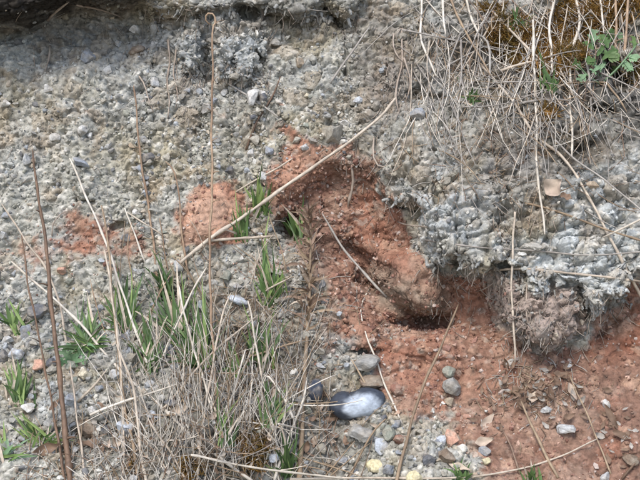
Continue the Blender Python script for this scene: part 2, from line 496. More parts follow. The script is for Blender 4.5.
def ground_mat(name, attr=True, base=(0.3, 0.3, 0.3), rough=0.95, scale=1 / (4 * PX), lo=0.75, hi=1.28, bump=0.5, spec=0.2):
    mt, t, b = new_mat(name)
    tc = node(t, "ShaderNodeTexCoord")
    if attr:
        at = node(t, "ShaderNodeAttribute", attribute_name="Col")
        src = at.outputs["Color"]
    else:
        rg = node(t, "ShaderNodeRGB")
        rg.outputs[0].default_value = (*base, 1)
        src = rg.outputs[0]
        # dust of the bank clinging in patches
        ge = node(t, "ShaderNodeNewGeometry")
        nd = node(t, "ShaderNodeTexNoise")
        nd.inputs["Scale"].default_value = 1 / (9 * PX)
        nd.inputs["Detail"].default_value = 5
        t.links.new(ge.outputs["Position"], nd.inputs["Vector"])
        md = node(t, "ShaderNodeMapRange")
        md.inputs["From Min"].default_value = 0.42
        md.inputs["From Max"].default_value = 0.62
        md.inputs["To Max"].default_value = 0.6
        t.links.new(nd.outputs["Fac"], md.inputs["Value"])
        mxd = node(t, "ShaderNodeMix", data_type='RGBA')
        t.links.new(md.outputs[0], mxd.inputs[0])
        t.links.new(src, mxd.inputs[6])
        mxd.inputs[7].default_value = (*lin((150, 142, 128)), 1)
        src = mxd.outputs[2]
    c_, nz_ = noise_var(t, src, scale, lo, hi, tc.outputs["Object"])
    c2_, nz2 = noise_var(t, c_, scale * 2.7, lo * 0.5 + 0.5, hi * 0.5 + 0.5, tc.outputs["Object"])
    t.links.new(c2_, b.inputs["Base Color"])
    b.inputs["Roughness"].default_value = rough
    b.inputs["Specular IOR Level"].default_value = spec
    bp = node(t, "ShaderNodeBump")
    bp.inputs["Strength"].default_value = bump
    bp.inputs["Distance"].default_value = 1.5 * PX
    t.links.new(nz2.outputs["Fac"], bp.inputs["Height"])
    t.links.new(bp.outputs[0], b.inputs["Normal"])
    return mt


MAT_SOIL = ground_mat("soil", bump=0.6)
MAT_CLAST = ground_mat("clast", bump=0.35, rough=0.85, spec=0.3)

STONE_COL = dict(white=(202, 201, 196), cream=(206, 197, 172), pale=(184, 186, 185), ltblue=(180, 187, 194), blue=(140, 146, 153), grey=(146, 146, 142),
                 dgrey=(98, 100, 104), slate=(64, 72, 86), green=(138, 142, 130), brown=(122, 106, 90), till=(160, 156, 144), tillb=(142, 138, 126), tan=(166, 150, 128), salmon=(196, 154, 132),
                 redbrown=(142, 104, 88), yellow=(206, 196, 158))
MS = {kk: ground_mat("stone_" + kk, attr=False, base=tuple(lin(c)), rough=0.7, scale=3.0, lo=0.72, hi=1.2, bump=0.35, spec=0.3)
      for kk, c in STONE_COL.items()}


def fibre_mat(name, c, trans=0.15, rough=0.6, lo=0.72, hi=1.2, c2=None, scale=60):
    mt, t, b = new_mat(name)
    tc = node(t, "ShaderNodeTexCoord")
    rg = node(t, "ShaderNodeRGB")
    rg.outputs[0].default_value = (*lin(c), 1)
    src = rg.outputs[0]
    oi = node(t, "ShaderNodeObjectInfo")
    if c2 is not None:
        mx = node(t, "ShaderNodeMix", data_type='RGBA')
        mx.inputs[6].default_value = (*lin(c), 1)
        mx.inputs[7].default_value = (*lin(c2), 1)
        nz0 = node(t, "ShaderNodeTexNoise")
        nz0.inputs["Scale"].default_value = 18
        ad = node(t, "ShaderNodeMath", operation='MULTIPLY_ADD')
        ad.inputs[1].default_value = 0.55
        t.links.new(oi.outputs["Random"], ad.inputs[0])
        sb = node(t, "ShaderNodeMath", operation='MULTIPLY_ADD')
        sb.inputs[1].default_value = 2.4
        sb.inputs[2].default_value = -0.98
        sb.use_clamp = False
        t.links.new(tc.outputs["Object"], nz0.inputs["Vector"])
        t.links.new(nz0.outputs["Fac"], sb.inputs[0])
        t.links.new(sb.outputs[0], ad.inputs[2])
        cp = node(t, "ShaderNodeClamp")
        t.links.new(ad.outputs[0], cp.inputs[0])
        t.links.new(cp.outputs[0], mx.inputs[0])
        src = mx.outputs[2]
    c_, nz_ = noise_var(t, src, scale, lo, hi, tc.outputs["Object"])
    t.links.new(c_, b.inputs["Base Color"])
    b.inputs["Roughness"].default_value = rough
    b.inputs["Specular IOR Level"].default_value = 0.3
    if trans > 0:
        tr = node(t, "ShaderNodeBsdfTranslucent")
        t.links.new(c_, tr.inputs["Color"])
        ms = node(t, "ShaderNodeMixShader")
        ms.inputs[0].default_value = trans
        t.links.new(b.outputs[0], ms.inputs[1])
        t.links.new(tr.outputs[0], ms.inputs[2])
        t.links.new(ms.outputs[0], t.nodes["Material Output"].inputs["Surface"])
    return mt


MF = dict(
    straw=fibre_mat("straw", (206, 194, 176), c2=(182, 168, 150), scale=140),
    pale=fibre_mat("pale_straw", (228, 221, 208), c2=(204, 195, 178), scale=140),
    grey=fibre_mat("weathered_straw", (180, 175, 166), c2=(146, 139, 130), scale=140),
    tan=fibre_mat("tan_straw", (172, 152, 126), c2=(138, 119, 98), scale=140),
    brown=fibre_mat("brown_stalk", (142, 120, 102), c2=(108, 90, 76), trans=0, scale=160),
    red=fibre_mat("reddish_stalk", (164, 141, 116), c2=(134, 111, 90), trans=0, scale=160),
    twig=fibre_mat("dark_twig", (114, 92, 74), c2=(84, 68, 56), trans=0, scale=160),
    root=fibre_mat("root_bark", (144, 130, 116), c2=(168, 156, 142), trans=0, scale=120),
    green=fibre_mat("grass_green", (104, 130, 78), c2=(80, 108, 62), trans=0.3, rough=0.45, scale=90),
    dgreen=fibre_mat("dark_grass_green", (68, 94, 56), c2=(90, 114, 68), trans=0.3, rough=0.45, scale=90),
    lgreen=fibre_mat("yellow_green", (142, 162, 98), c2=(112, 142, 80), trans=0.3, rough=0.5, scale=90),
    sage=fibre_mat("sage_green", (142, 170, 132), c2=(112, 146, 106), trans=0.25, rough=0.6, scale=90),
    leaf=fibre_mat("dead_leaf_brown", (146, 122, 102), c2=(106, 88, 74), trans=0.15, rough=0.7, scale=120),
    pleaf=fibre_mat("dead_leaf_pale", (198, 184, 164), c2=(178, 160, 144), trans=0.15, rough=0.7, scale=120),
    moss=fibre_mat("moss_tuft", (150, 106, 48), c2=(108, 92, 46), trans=0.1, rough=0.9, scale=150),
)


# ------------------------------------------------------------------ object helpers
def tag(o, label=None, cat=None, group=None, kind=None):
    if label:
        o["label"] = label
    if cat:
        o["category"] = cat
    if group:
        o["group"] = group
    if kind:
        o["kind"] = kind
    return o


def np_mesh(name, V, F, mats=(), colr=None, smooth=True):
    """V (n,3), F (m,k) int arrays"""
    me = bpy.data.meshes.new(name)
    F = np.asarray(F, np.int32)
    nf, kf = F.shape
    me.vertices.add(len(V))
    me.vertices.foreach_set("co", np.asarray(V, np.float32).ravel())
    me.loops.add(nf * kf)
    me.loops.foreach_set("vertex_index", F.ravel())
    me.polygons.add(nf)
    me.polygons.foreach_set("loop_start", np.arange(0, nf * kf, kf, dtype=np.int32))
    me.polygons.foreach_set("loop_total", np.full(nf, kf, np.int32))
    me.polygons.foreach_set("use_smooth", np.full(nf, smooth))
    me.update(calc_edges=True)
    me.validate()
    if colr is not None:
        at = me.attributes.new("Col", 'FLOAT_COLOR', 'POINT')
        at.data.foreach_set("color", np.concatenate([colr, np.ones((len(colr), 1))], 1).astype(np.float32).ravel())
    for m_ in mats:
        me.materials.append(m_)
    return me


def link(name, me, parent=None, loc=None):
    o = bpy.data.objects.new(name, me)
    COL.objects.link(o)
    if parent:
        o.parent = parent
    if loc is not None:
        o.location = loc
    return o


# bank object
ii = np.arange(NR - 1)[:, None] * NC + np.arange(NC - 1)[None, :]
F = np.stack([ii, ii + 1, ii + NC + 1, ii + NC], -1).reshape(-1, 4)
BANK = link("earth_bank", np_mesh("earth_bank", P, F, [MAT_SOIL], col))
tag(BANK, "crumbling roadside bank of grey gravelly clay over red earth", "earth bank", kind="structure")

# vertex normals on the grid, dense subset
Pg = P.reshape(NR, NC, 3)
Tn = np.cross(np.gradient(Pg, axis=1), np.gradient(Pg, axis=0)).reshape(-1, 3)
Tn /= np.linalg.norm(Tn, axis=1, keepdims=True) + 1e-12
uP, vP, dP = project(P)
rP = np.linalg.norm(P - CAM, axis=1)
# depth lookup (distance along the viewing ray) of the bank
zb = np.full((MH, MW), np.inf)
iu, iv = np.round(uP - U0).astype(int), np.round(vP - V0).astype(int)
okk = dense & (iu >= 0) & (iu < MW) & (iv >= 0) & (iv < MH)
np.minimum.at(zb, (iv[okk], iu[okk]), rP[okk])
zn = np.full((MH, MW), -1, int)
good = okk & (np.abs(rP - zb[np.clip(iv, 0, MH - 1), np.clip(iu, 0, MW - 1)]) < 1e-9)
zn[iv[good], iu[good]] = np.nonzero(good)[0]
for it in range(60):
    bad = ~np.isfinite(zb)
    if not bad.any():
        break
    for ax, sh in ((0, 1), (0, -1), (1, 1), (1, -1)):
        zr, nr = np.roll(zb, sh, ax), np.roll(zn, sh, ax)
        f_ = bad & np.isfinite(zr)
        zb = np.where(f_, zr, zb)
        zn = np.where(f_, nr, zn)
        bad = ~np.isfinite(zb)
zb[~np.isfinite(zb)] = 1.5


def ray(u_, v_):
    d = FWD + RGT * (u_ - 320) / FPX - UPV * (v_ - 240) / FPX
    return d / np.linalg.norm(d)


def surf(u_, v_):
    return zb[int(np.clip(round(v_) - V0, 0, MH - 1)), int(np.clip(round(u_) - U0, 0, MW - 1))]


def at(u_, v_, off=0.0):
    """point seen at (u,v), off px in front of the bank"""
    return CAM + ray(u_, v_) * (surf(u_, v_) - off * PX)


def nrm(u_, v_):
    k_ = zn[int(np.clip(round(v_) - V0, 0, MH - 1)), int(np.clip(round(u_) - U0, 0, MW - 1))]
    return Tn[k_] if k_ >= 0 else np.array([0, -0.85, 0.5])


# ------------------------------------------------------------------ loose clasts (uncountable gravel and crumbs)
def ico(sub):
    import bmesh
    bm = bmesh.new()
    bmesh.ops.create_icosphere(bm, subdivisions=sub, radius=1)
    V = np.array([v_.co[:] for v_ in bm.verts])
    Fx = np.array([[v_.index for v_ in f_.verts] for f_ in bm.faces])
    bm.free()
    return V, Fx


ICO = {s: ico(s) for s in (1, 2, 3, 4)}


def rand_rot(n):
    q = rng.normal(size=(n, 4))
    q /= np.linalg.norm(q, axis=1, keepdims=True)
    a_, b_, c_, d_ = q.T
    return np.stack([np.stack([1 - 2 * (c_ * c_ + d_ * d_), 2 * (b_ * c_ - a_ * d_), 2 * (b_ * d_ + a_ * c_)], 1),
                     np.stack([2 * (b_ * c_ + a_ * d_), 1 - 2 * (b_ * b_ + d_ * d_), 2 * (c_ * d_ - a_ * b_)], 1),
                     np.stack([2 * (b_ * d_ - a_ * c_), 2 * (c_ * d_ + a_ * b_), 1 - 2 * (b_ * b_ + c_ * c_)], 1)], 1)


def clasts(name, pos, size, colr, sub, rough_=0.22, smooth=False):
    V, Fx = ICO[sub]
    n, nv = len(pos), len(V)
    rad = 1 + rough_ * rng.normal(size=(n, nv, 1))
    # a couple of random cutting planes make chips angular
    W = V[None] * np.clip(rad, 0.55, 1.4)
    for _ in range(3):
        pl = rng.normal(size=(n, 1, 3))
        pl /= np.linalg.norm(pl, axis=2, keepdims=True)
        dd = (W * pl).sum(2, keepdims=True)
        W = W - pl * np.maximum(dd - rng.uniform(0.3, 0.75, (n, 1, 1)), 0)
    W = W * rng.uniform(0.55, 1.15, (n, 1, 3))
    W = np.einsum('nij,nvj->nvi', rand_rot(n), W) * size[:, None, None] + pos[:, None, :]
    Fa = (Fx[None] + (np.arange(n) * nv)[:, None, None]).reshape(-1, 3)
    cv = np.repeat(colr, nv, axis=0)
    return link(name, np_mesh(name, W.reshape(-1, 3), Fa, [MAT_CLAST], cv, smooth))


di = np.nonzero(dense & (uP > -40) & (uP < 680) & (vP > -50) & (vP < 530))[0]


def pick(weight, n):
    p_ = np.maximum(weight[di], 0)
    p_ = p_ / p_.sum()
    return rng.choice(di, size=n, p=p_, replace=False)


def clast_cols(idx, spread=0.28, pal=None, palp=0.5):
    c_ = col[idx] * (1 + spread * rng.normal(size=(len(idx), 1)))
    if pal is not None:
        pc = np.array([lin(x) for x in pal])[rng.integers(0, len(pal), len(idx))]
        pc = pc * (1 + 0.12 * rng.normal(size=(len(idx), 1)))
        c_ = np.where(rng.random((len(idx), 1)) < palp, pc, c_)
    return np.clip(c_, 0.015, 0.85)


GREYS = [(172, 170, 162), (134, 134, 130), (152, 156, 158), (188, 186, 178), (116, 116, 115), (160, 150, 134), (150, 150, 138)]
g_w = m['till'] * (0.25 + m['grav']) * (1 - 0.85 * m['dark']) * (1 - 0.7 * m['moss'])
k1 = pick(g_w + 0.10 * m['caul'], 13000)
sz = np.clip(rng.lognormal(math.log(1.5), 0.4, len(k1)), 0.8, 3.6) * PX
g = clasts("gravel", P[k1] + Tn[k1] * sz[:, None] * 0.25, sz, clast_cols(k1, 0.15, GREYS, 0.3), 1)
tag(g, "fine grey gravel and clay crumbs strewn over the bank", "gravel", kind="stuff")
k2 = pick(g_w ** 1.5 * (0.35 + 0.65 * (vP > 270)), 1300)
sz = np.clip(rng.lognormal(math.log(2.9), 0.28, len(k2)), 2.0, 5.0) * PX
g = clasts("coarse_gravel", P[k2] + Tn[k2] * sz[:, None] * 0.2, sz, clast_cols(k2, 0.14, GREYS, 0.4), 2, 0.13)
tag(g, "coarser grey and bluish gravel stuck in the crumbling clay", "gravel", kind="stuff")
r_w = m['red'] * (0.3 + 0.7 * (1 - m['smooth']))
k3 = pick(r_w, 5200)
sz = np.clip(rng.lognormal(math.log(1.5), 0.4, len(k3)), 0.6, 4.0) * PX
g = clasts("red_crumbs", P[k3] + Tn[k3] * sz[:, None] * 0.1, sz, clast_cols(k3, 0.16, [(172, 144, 128), (146, 112, 98), (170, 156, 146), (120, 88, 76)], 0.5), 1)
tag(g, "loose crumbs of red earth and grit on the red slope", "gravel", kind="stuff")
k4 = pick((m['caul'] + 0.25 * m['till'] * (vP < 130) + 0.4 * m['dark'] * (vP < 160)) * (1 - 0.8 * m['turf']), 3000)
sz = np.clip(rng.lognormal(math.log(1.7), 0.5, len(k4)), 0.7, 5.5) * PX
g = clasts("clay_crumbs", P[k4] + Tn[k4] * sz[:, None] * 0.15, sz, clast_cols(k4, 0.15), 2, 0.17, False)
tag(g, "knobbly clay crumbs crusting the overhanging grey clay", "clay crumbs", kind="stuff")


# ------------------------------------------------------------------ stones
def stone_mesh(name, mat, sub, seed, rough_=0.12, cuts=5, lo=0.5, hi=0.85, smooth=False):
    r_ = np.random.default_rng(seed)
    V, Fx = ICO[sub]
    W = V.copy()
    for _ in range(cuts):
        pl = r_.normal(size=3)
        pl /= np.linalg.norm(pl)
        dd = W @ pl
        W = W - np.outer(np.maximum(dd - r_.uniform(lo, hi), 0), pl)
    nn = fbm(W * 10 + seed * 3.1, 9, 3, seed)
    W = W * (1 + rough_ * nn[:, None])
    W /= np.abs(W).max(0)
    return np_mesh(name, W, Fx, [mat], None, smooth)


STONE_CACHE = {}


def stone_variant(colr, var, name):
    if (colr, var) not in STONE_CACHE:
        STONE_CACHE[(colr, var)] = stone_mesh(name, MS[colr], 2, 100 + var, 0.3, 8, 0.3, 0.7)
    return STONE_CACHE[(colr, var)]


def seat(o, u_, v_, w_, h_, depth=None, sink=0.25, tilt=None):
    d_ = surf(u_, v_)
    f_ = d_ / FPX
    n_ = nrm(u_, v_)
    dep = depth if depth else 0.5 * (w_ + h_)
    o.scale = (w_ / 2 * f_, dep / 2 * f_, h_ / 2 * f_)
    t_ = tilt if tilt is not None else random.uniform(-20, 20)
    o.rotation_euler = (random.uniform(-0.25, 0.25), math.radians(t_), random.uniform(-0.3, 0.3))
    o.location = CAM + ray(u_, v_) * (d_ - dep / 2 * f_ * (1 - 2 * sink) + 0.0)


HAND = [
    (48, 89, 9, 9, 'white', "white pebble like a tooth in grey clay at upper left"),
    (6, 103, 9, 7, 'white', "flat white pebble at the left edge above the red earth"),
    (134, 30, 10, 9, 'white', "rounded whitish pebble below the brown lip of the bank"),
    (118, 44, 6, 6, 'pale', "tiny pale blue pebble under the whitish one near the lip"),
    (108, 70, 9, 8, 'pale', "pale chip beside the bluish slab in the upper grey clay"),
    (90, 57, 20, 15, 'blue', "smooth bluish slab of stone set flush in upper grey clay"),
    (155, 82, 10, 10, 'pale', "pale grey rounded pebble left of the first hanging clay lobe"),
    (136, 50, 17, 10, 'brown', "brown oval stone in grey clay under the lip"),
    (110, 27, 9, 9, 'grey', "round grey pebble directly under the overhanging lip"),
    (252, 97, 14, 16, 'white', "bright white blocky stone under the hanging clay lobes"),
    (262, 93, 7, 6, 'white', "small white chip touching the bright white blocky stone"),
    (224, 92, 8, 8, 'pale', "pale pebble beneath the fringe of the middle hanging clay lobe"),
    (300, 63, 10, 9, 'tan', "tan pebble in the grey hollow right of the hanging clay"),
    (307, 96, 7, 6, 'cream', "little cream pebble right of the bright white blocky stone"),
    (55, 137, 11, 8, 'white', "angular white stone lying left of the rounder white one"),
    (83, 131, 11, 11, 'white', "round white stone on grey clay above the red patch"),
    (50, 149, 9, 8, 'cream', "cream pebble just below the angular white stone"),
    (27, 160, 8, 14, 'pale', "tall pale stone beside the top of the thick brown stalk"),
    (80, 163, 20, 9, 'blue', "long bluish stone at the tip of the pale leaning straw"),
    (143, 140, 8, 7, 'pale', "pale chip beside the thin reddish stalk in grey clay"),
    (136, 212, 8, 8, 'white', "white pebble right of the left red earth patch"),
    (125, 237, 11, 8, 'blue', "blue-grey pebble under the right end of the left red patch"),
    (229, 170, 9, 10, 'dgrey', "dark grey pebble on top of the orange earth lump"),
    (252, 153, 9, 12, 'pale', "pale upright stone in grey gravel between the two red outcrops"),
    (263, 176, 8, 9, 'white', "white chip above the green blades left of the red outcrop"),
    (268, 151, 11, 10, 'blue', "blue-grey pebble next to the pale upright stone"),
    (305, 147, 8, 7, 'pale', "pale pebble embedded at the top of the central red outcrop"),
    (332, 134, 21, 23, 'till', "large greenish grey cobble above the long diagonal straw"),
    (418, 115, 15, 13, 'blue', "blue-grey stone right of the upper end of the diagonal straw"),
    (592, 186, 12, 9, 'tan', "pinkish tan stone between crossing straws on the right overhang"),
    (40, 311, 23, 15, 'dgrey', "large dark grey stone beside the thick brown stalk"),
    (27, 333, 15, 17, 'blue', "blue-grey stone below the large dark one at lower left"),
    (9, 340, 14, 9, 'pale', "pale flat stone at the left edge below the yellow green blades"),
    (18, 353, 18, 13, 'ltblue', "light blue stone at lower left edge"),
    (4, 356, 12, 12, 'dgrey', "dark stone at the left edge beside the light blue stone"),
    (62, 270, 9, 9, 'salmon', "pinkish pebble right of the thick brown stalk"),
    (37, 365, 13, 10, 'salmon', "salmon pink pebble left of the thick brown stalk at lower left"),
    (52, 363, 11, 9, 'dgrey', "dark grey pebble touching the salmon one at lower left"),
    (82, 374, 13, 11, 'cream', "cream stone with rounded edges right of the thick brown stalk"),
    (28, 408, 15, 9, 'white', "flat white stone on gravel at the lower left"),
    (115, 376, 12, 13, 'pale', "whitish stone behind the straw bundle"),
    (70, 401, 10, 12, 'ltblue', "light blue pebble right beside the thick brown stalk"),
    (92, 411, 9, 9, 'white', "small white pebble right of the light blue one"),
    (125, 429, 18, 18, 'ltblue', "squarish bluish white stone behind the straw bundle"),
    (90, 427, 28, 20, 'brown', "brown flat clod of earth overhanging a dark hollow"),
    (50, 425, 11, 10, 'grey', "grey pebble left of the brown flat clod"),
    (32, 457, 14, 13, 'grey', "grey stone at the bottom left beside green blades"),
    (3, 449, 12, 14, 'green', "greenish grey stone at the bottom left edge"),
    (150, 384, 10, 8, 'pale', "pale pebble in the lower straw tangle"),
    (238, 301, 21, 11, 'ltblue', "pale flat stone in the middle of the dry grass"),
    (178, 266, 12, 13, 'pale', "pale stone at the lower end of the diagonal straw"),
    (226, 277, 12, 12, 'green', "greenish grey pebble above the pale flat stone in dry grass"),
    (260, 338, 8, 10, 'white', "small white stone between bent straws in the middle"),
    (250, 402, 10, 6, 'white', "white chip above the mossy brown root mass"),
    (366, 364, 27, 15, 'grey', "flat grey stone above the slate cobble"),
    (373, 382, 25, 11, 'brown', "brown-grey stone over a hollow right above the slate cobble"),
    (397, 391, 16, 19, 'redbrown', "red-brown stone right of the slate cobble"),
    (450, 402, 12, 10, 'tan', "beige pebble on the red slope under two grey stones"),
    (453, 386, 20, 16, 'grey', "rough grey stone in the red slope above the beige pebble"),
    (450, 371, 15, 13, 'green', "greenish grey stone topmost on the central red slope"),
    (380, 447, 15, 17, 'ltblue', "pale blue-grey stone under the slate cobble"),
    (374, 466, 16, 13, 'yellow', "pale yellow chip at the bottom below the slate cobble"),
    (389, 470, 11, 13, 'blue', "blue-grey pebble right of the pale yellow chip"),
    (453, 440, 14, 20, 'salmon', "upright salmon orange stone at the bottom"),
    (437, 443, 13, 11, 'blue', "blue-grey pebble left of the upright salmon stone"),
    (445, 457, 20, 16, 'brown', "brown stone just below the upright salmon stone"),
    (428, 461, 17, 14, 'dgrey', "dark grey stone left of the brown one at the bottom"),
    (401, 440, 15, 12, 'redbrown', "reddish pebble beside the tan stalk at the bottom"),
    (415, 476, 17, 14, 'yellow', "yellowish stone at the bottom edge by the foot of the tan stalk"),
    (361, 433, 26, 14, 'grey', "broad grey stone lying under the slate cobble"),
    (387, 433, 16, 14, 'green', "greenish grey stone at the right of the broad grey one"),
    (565, 429, 19, 11, 'pale', "pale grey-green pointed stone on bare red soil"),
    (606, 405, 6, 12, 'white', "thin white upright chip on the right red slope"),
    (547, 410, 11, 8, 'pale', "pale pebble in the dead leaf heap on red soil"),
    (631, 460, 15, 12, 'brown', "brown-grey stone at the bottom right corner"),
    (605, 477, 13, 10, 'pale', "pale stone cut by the bottom edge on the red slope"),
    (487, 461, 10, 8, 'yellow', "yellow chip at the bottom centre right"),
    (484, 451, 13, 10, 'blue', "blue-grey pebble above the yellow chip"),
    (570, 365, 7, 5, 'pale', "small pale chip below the brown hanging lobe"),
]
for k_, (u_, v_, w_, h_, c_, lab) in enumerate(HAND):
    me = stone_mesh("stone", MS[c_], 3, 300 + k_, 0.22, 9, 0.42, 0.8)
    o = link("stone", me)
    seat(o, u_, v_, w_ * 1.08, h_ * 1.08, sink=0.28)
    tag(o, lab, "stone", "stones picked out by size or colour on the bank")

# the slate cobble with its pale patch
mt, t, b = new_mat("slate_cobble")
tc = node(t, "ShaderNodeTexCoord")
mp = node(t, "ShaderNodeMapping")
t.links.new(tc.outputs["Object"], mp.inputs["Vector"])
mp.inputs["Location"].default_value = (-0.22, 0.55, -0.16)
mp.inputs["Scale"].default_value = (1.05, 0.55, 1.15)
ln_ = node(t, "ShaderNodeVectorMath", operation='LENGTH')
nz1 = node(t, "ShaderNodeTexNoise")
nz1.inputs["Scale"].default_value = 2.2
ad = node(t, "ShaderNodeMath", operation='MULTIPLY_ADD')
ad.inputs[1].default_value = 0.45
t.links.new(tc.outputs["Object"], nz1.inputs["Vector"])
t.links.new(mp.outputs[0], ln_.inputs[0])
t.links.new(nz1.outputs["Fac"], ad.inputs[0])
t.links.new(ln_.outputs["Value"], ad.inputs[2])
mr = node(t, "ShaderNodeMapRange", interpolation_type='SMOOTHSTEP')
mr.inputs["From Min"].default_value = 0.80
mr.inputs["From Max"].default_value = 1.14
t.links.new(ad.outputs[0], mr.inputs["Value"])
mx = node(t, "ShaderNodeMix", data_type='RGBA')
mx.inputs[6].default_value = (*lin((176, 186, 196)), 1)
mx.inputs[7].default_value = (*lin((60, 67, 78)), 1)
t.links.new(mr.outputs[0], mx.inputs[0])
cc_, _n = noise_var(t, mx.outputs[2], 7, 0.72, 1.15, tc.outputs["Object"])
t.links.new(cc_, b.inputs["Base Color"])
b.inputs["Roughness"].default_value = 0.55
V, Fx = ICO[4]
W = V * np.array([1, 0.9, 0.95])
W = W * (1 + 0.16 * fbm(W * 10, 13, 3, 7)[:, None] + 0.012 * fbm(W * 10, 1.6, 2, 9)[:, None])
notch = np.exp(-((W[:, 0] + 0.15) ** 2 / 0.06 + (W[:, 2] - 1.0) ** 2 / 0.12))
W[:, 2] -= 0.45 * notch
W[:, 0] += 0.12 * (W[:, 2] > 0) * W[:, 2]
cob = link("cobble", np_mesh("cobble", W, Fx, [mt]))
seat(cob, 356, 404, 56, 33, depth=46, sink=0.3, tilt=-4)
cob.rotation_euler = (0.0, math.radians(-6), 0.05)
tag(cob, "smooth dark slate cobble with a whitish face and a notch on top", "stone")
o = link("cobble", stone_mesh("slate_stone", MS['slate'], 3, 71, 0.06, 3, smooth=True))
seat(o, 315, 391, 15, 26, depth=20, tilt=10)
tag(o, "narrow dark slate stone left of the pale faced cobble", "stone")


# stones embedded in the bank: parts of it
for k_, i_ in enumerate(pick(g_w * (0.25 + 1.5 * m['grav']) * (0.45 + 0.55 * (vP > 260)), 290)):
    c_ = random.choices(['grey', 'till', 'tillb', 'pale', 'blue', 'dgrey', 'green', 'tan', 'white', 'ltblue'], [5, 9, 6, 2.5, 2, 1.5, 2.5, 1, .6, 1])[0]
    if vP[i_] > 290 and random.random() < 0.3:
        c_ = random.choice(['ltblue', 'dgrey', 'blue'])
    o = link("stone", stone_variant(c_, k_ % 8, "embedded_stone"), BANK)
    s_ = float(np.clip(rng.lognormal(math.log(7.6), 0.25), 5, 15)) * (1.25 if vP[i_] > 270 else 1.0)
    seat(o, uP[i_], vP[i_], s_ * random.uniform(0.9, 1.3), s_ * random.uniform(0.65, 1.0), sink=0.34)


# ------------------------------------------------------------------ stalks
def catmull(pts, n):
    p = np.array(pts, float)
    if len(p) == 2:
        t_ = np.linspace(0, 1, n)[:, None]
        return p[0] * (1 - t_) + p[1] * t_
    e0, e1 = 2 * p[0] - p[1], 2 * p[-1] - p[-2]
    q = np.vstack([e0, p, e1])
    seglen = np.linalg.norm(np.diff(p[:, :2], axis=0), axis=1)
    cum = np.concatenate([[0], np.cumsum(seglen)])
    tt = np.linspace(0, cum[-1], n)
    o_ = []
    for t_ in tt:
        k_ = min(np.searchsorted(cum, t_, side='right') - 1, len(p) - 2)
        f_ = (t_ - cum[k_]) / max(1e-6, seglen[k_])
        a_, b_, c_, d_ = q[k_], q[k_ + 1], q[k_ + 2], q[k_ + 3]
        o_.append(0.5 * (2 * b_ + (c_ - a_) * f_ + (2 * a_ - 5 * b_ + 4 * c_ - d_) * f_ ** 2 + (3 * b_ - a_ - 3 * c_ + d_) * f_ ** 3))
    return np.array(o_)


def bez(p0, p1, p2, n):
    t_ = np.linspace(0, 1, n)[:, None]
    return (1 - t_) ** 2 * p0 + 2 * t_ * (1 - t_) * p1 + t_ ** 2 * p2


def frames(C):
    T = np.gradient(C, axis=0)
    T /= np.linalg.norm(T, axis=1, keepdims=True) + 1e-12
    ref = np.array([0, -1.0, 0.17])
    A = np.cross(T, ref)
    A /= np.linalg.norm(A, axis=1, keepdims=True) + 1e-9
    Bn = np.cross(A, T)
    return T, A, Bn


def tube(C, R, sides=5):
    """closed tube along C (n,3) with radii R (n,)"""
    n = len(C)
    T, A, Bn = frames(C)
    an = np.arange(sides) * 2 * math.pi / sides
    V = C[:, None, :] + R[:, None, None] * (np.cos(an)[None, :, None] * A[:, None, :] + np.sin(an)[None, :, None] * Bn[:, None, :])
    V = V.reshape(-1, 3)
    i_ = np.arange(n - 1)[:, None] * sides
    j_ = np.arange(sides)[None, :]
    F_ = np.stack([i_ + j_, i_ + (j_ + 1) % sides, i_ + sides + (j_ + 1) % sides, i_ + sides + j_], -1).reshape(-1, 4)
    c0, c1_ = len(V), len(V) + 1
    V = np.vstack([V, C[:1], C[-1:]])
    caps = []
    for j in range(0, sides):
        caps.append([(j + 1) % sides, j, c0, c0])
        caps.append([(n - 1) * sides + j, (n - 1) * sides + (j + 1) % sides, c1_, c1_])
    return V, F_, np.array(caps)


def tube_mesh(name, C, R, mat, sides=5, origin=None):
    V, F_, caps = tube(C, R, sides)
    og = C[0] if origin is None else origin
    me = bpy.data.meshes.new(name)
    me.from_pydata([tuple(x) for x in (V - og)], [], [tuple(f_) for f_ in F_.tolist()] + [tuple(f_[:3]) for f_ in caps.tolist()])
    me.polygons.foreach_set("use_smooth", np.full(len(me.polygons), True))
    me.materials.append(mat)
    return me


def path3(pts, o0, o1, n=None, wob=0.6, clear=2.0):
    p = np.array(pts, float)
    L = np.linalg.norm(np.diff(p, axis=0), axis=1).sum()
    n = n or int(np.clip(L / 7, 6, 40) if len(pts) < 12 else 110)
    q = catmull(p, n)
    ph = random.uniform(0, 6)
    tt = np.linspace(0, 1, n)
    if wob:
        q[1:, 0] += wob * np.sin(tt[1:] * L / 19 + ph) * tt[1:] + 0.4 * wob * np.sin(tt[1:] * L / 7.3 + ph * 2)
        q[1:, 1] += wob * 0.5 * np.cos(tt[1:] * L / 23 + ph)
    s0, s1 = surf(*q[0]) - o0 * PX, surf(*q[-1]) - o1 * PX
    dd = s0 + (s1 - s0) * tt
    sf = np.array([surf(*x) for x in q])
    ramp = np.clip(np.minimum(tt * L / 14 + (o0 > 0), (1 - tt) * L / 14 + (o1 > 0)), 0, 1)
    for _ in range(3):
        dd = np.minimum(dd, sf - (clear * ramp - 1.5 * (1 - ramp)) * PX)
        d2 = np.convolve(np.pad(dd, 2, mode='edge'), np.ones(5) / 5, 'valid')
        dd[1:-1] = d2[1:-1]
    C = np.array([CAM + ray(*x) * d_ for x, d_ in zip(q, dd)])
    return C, dd


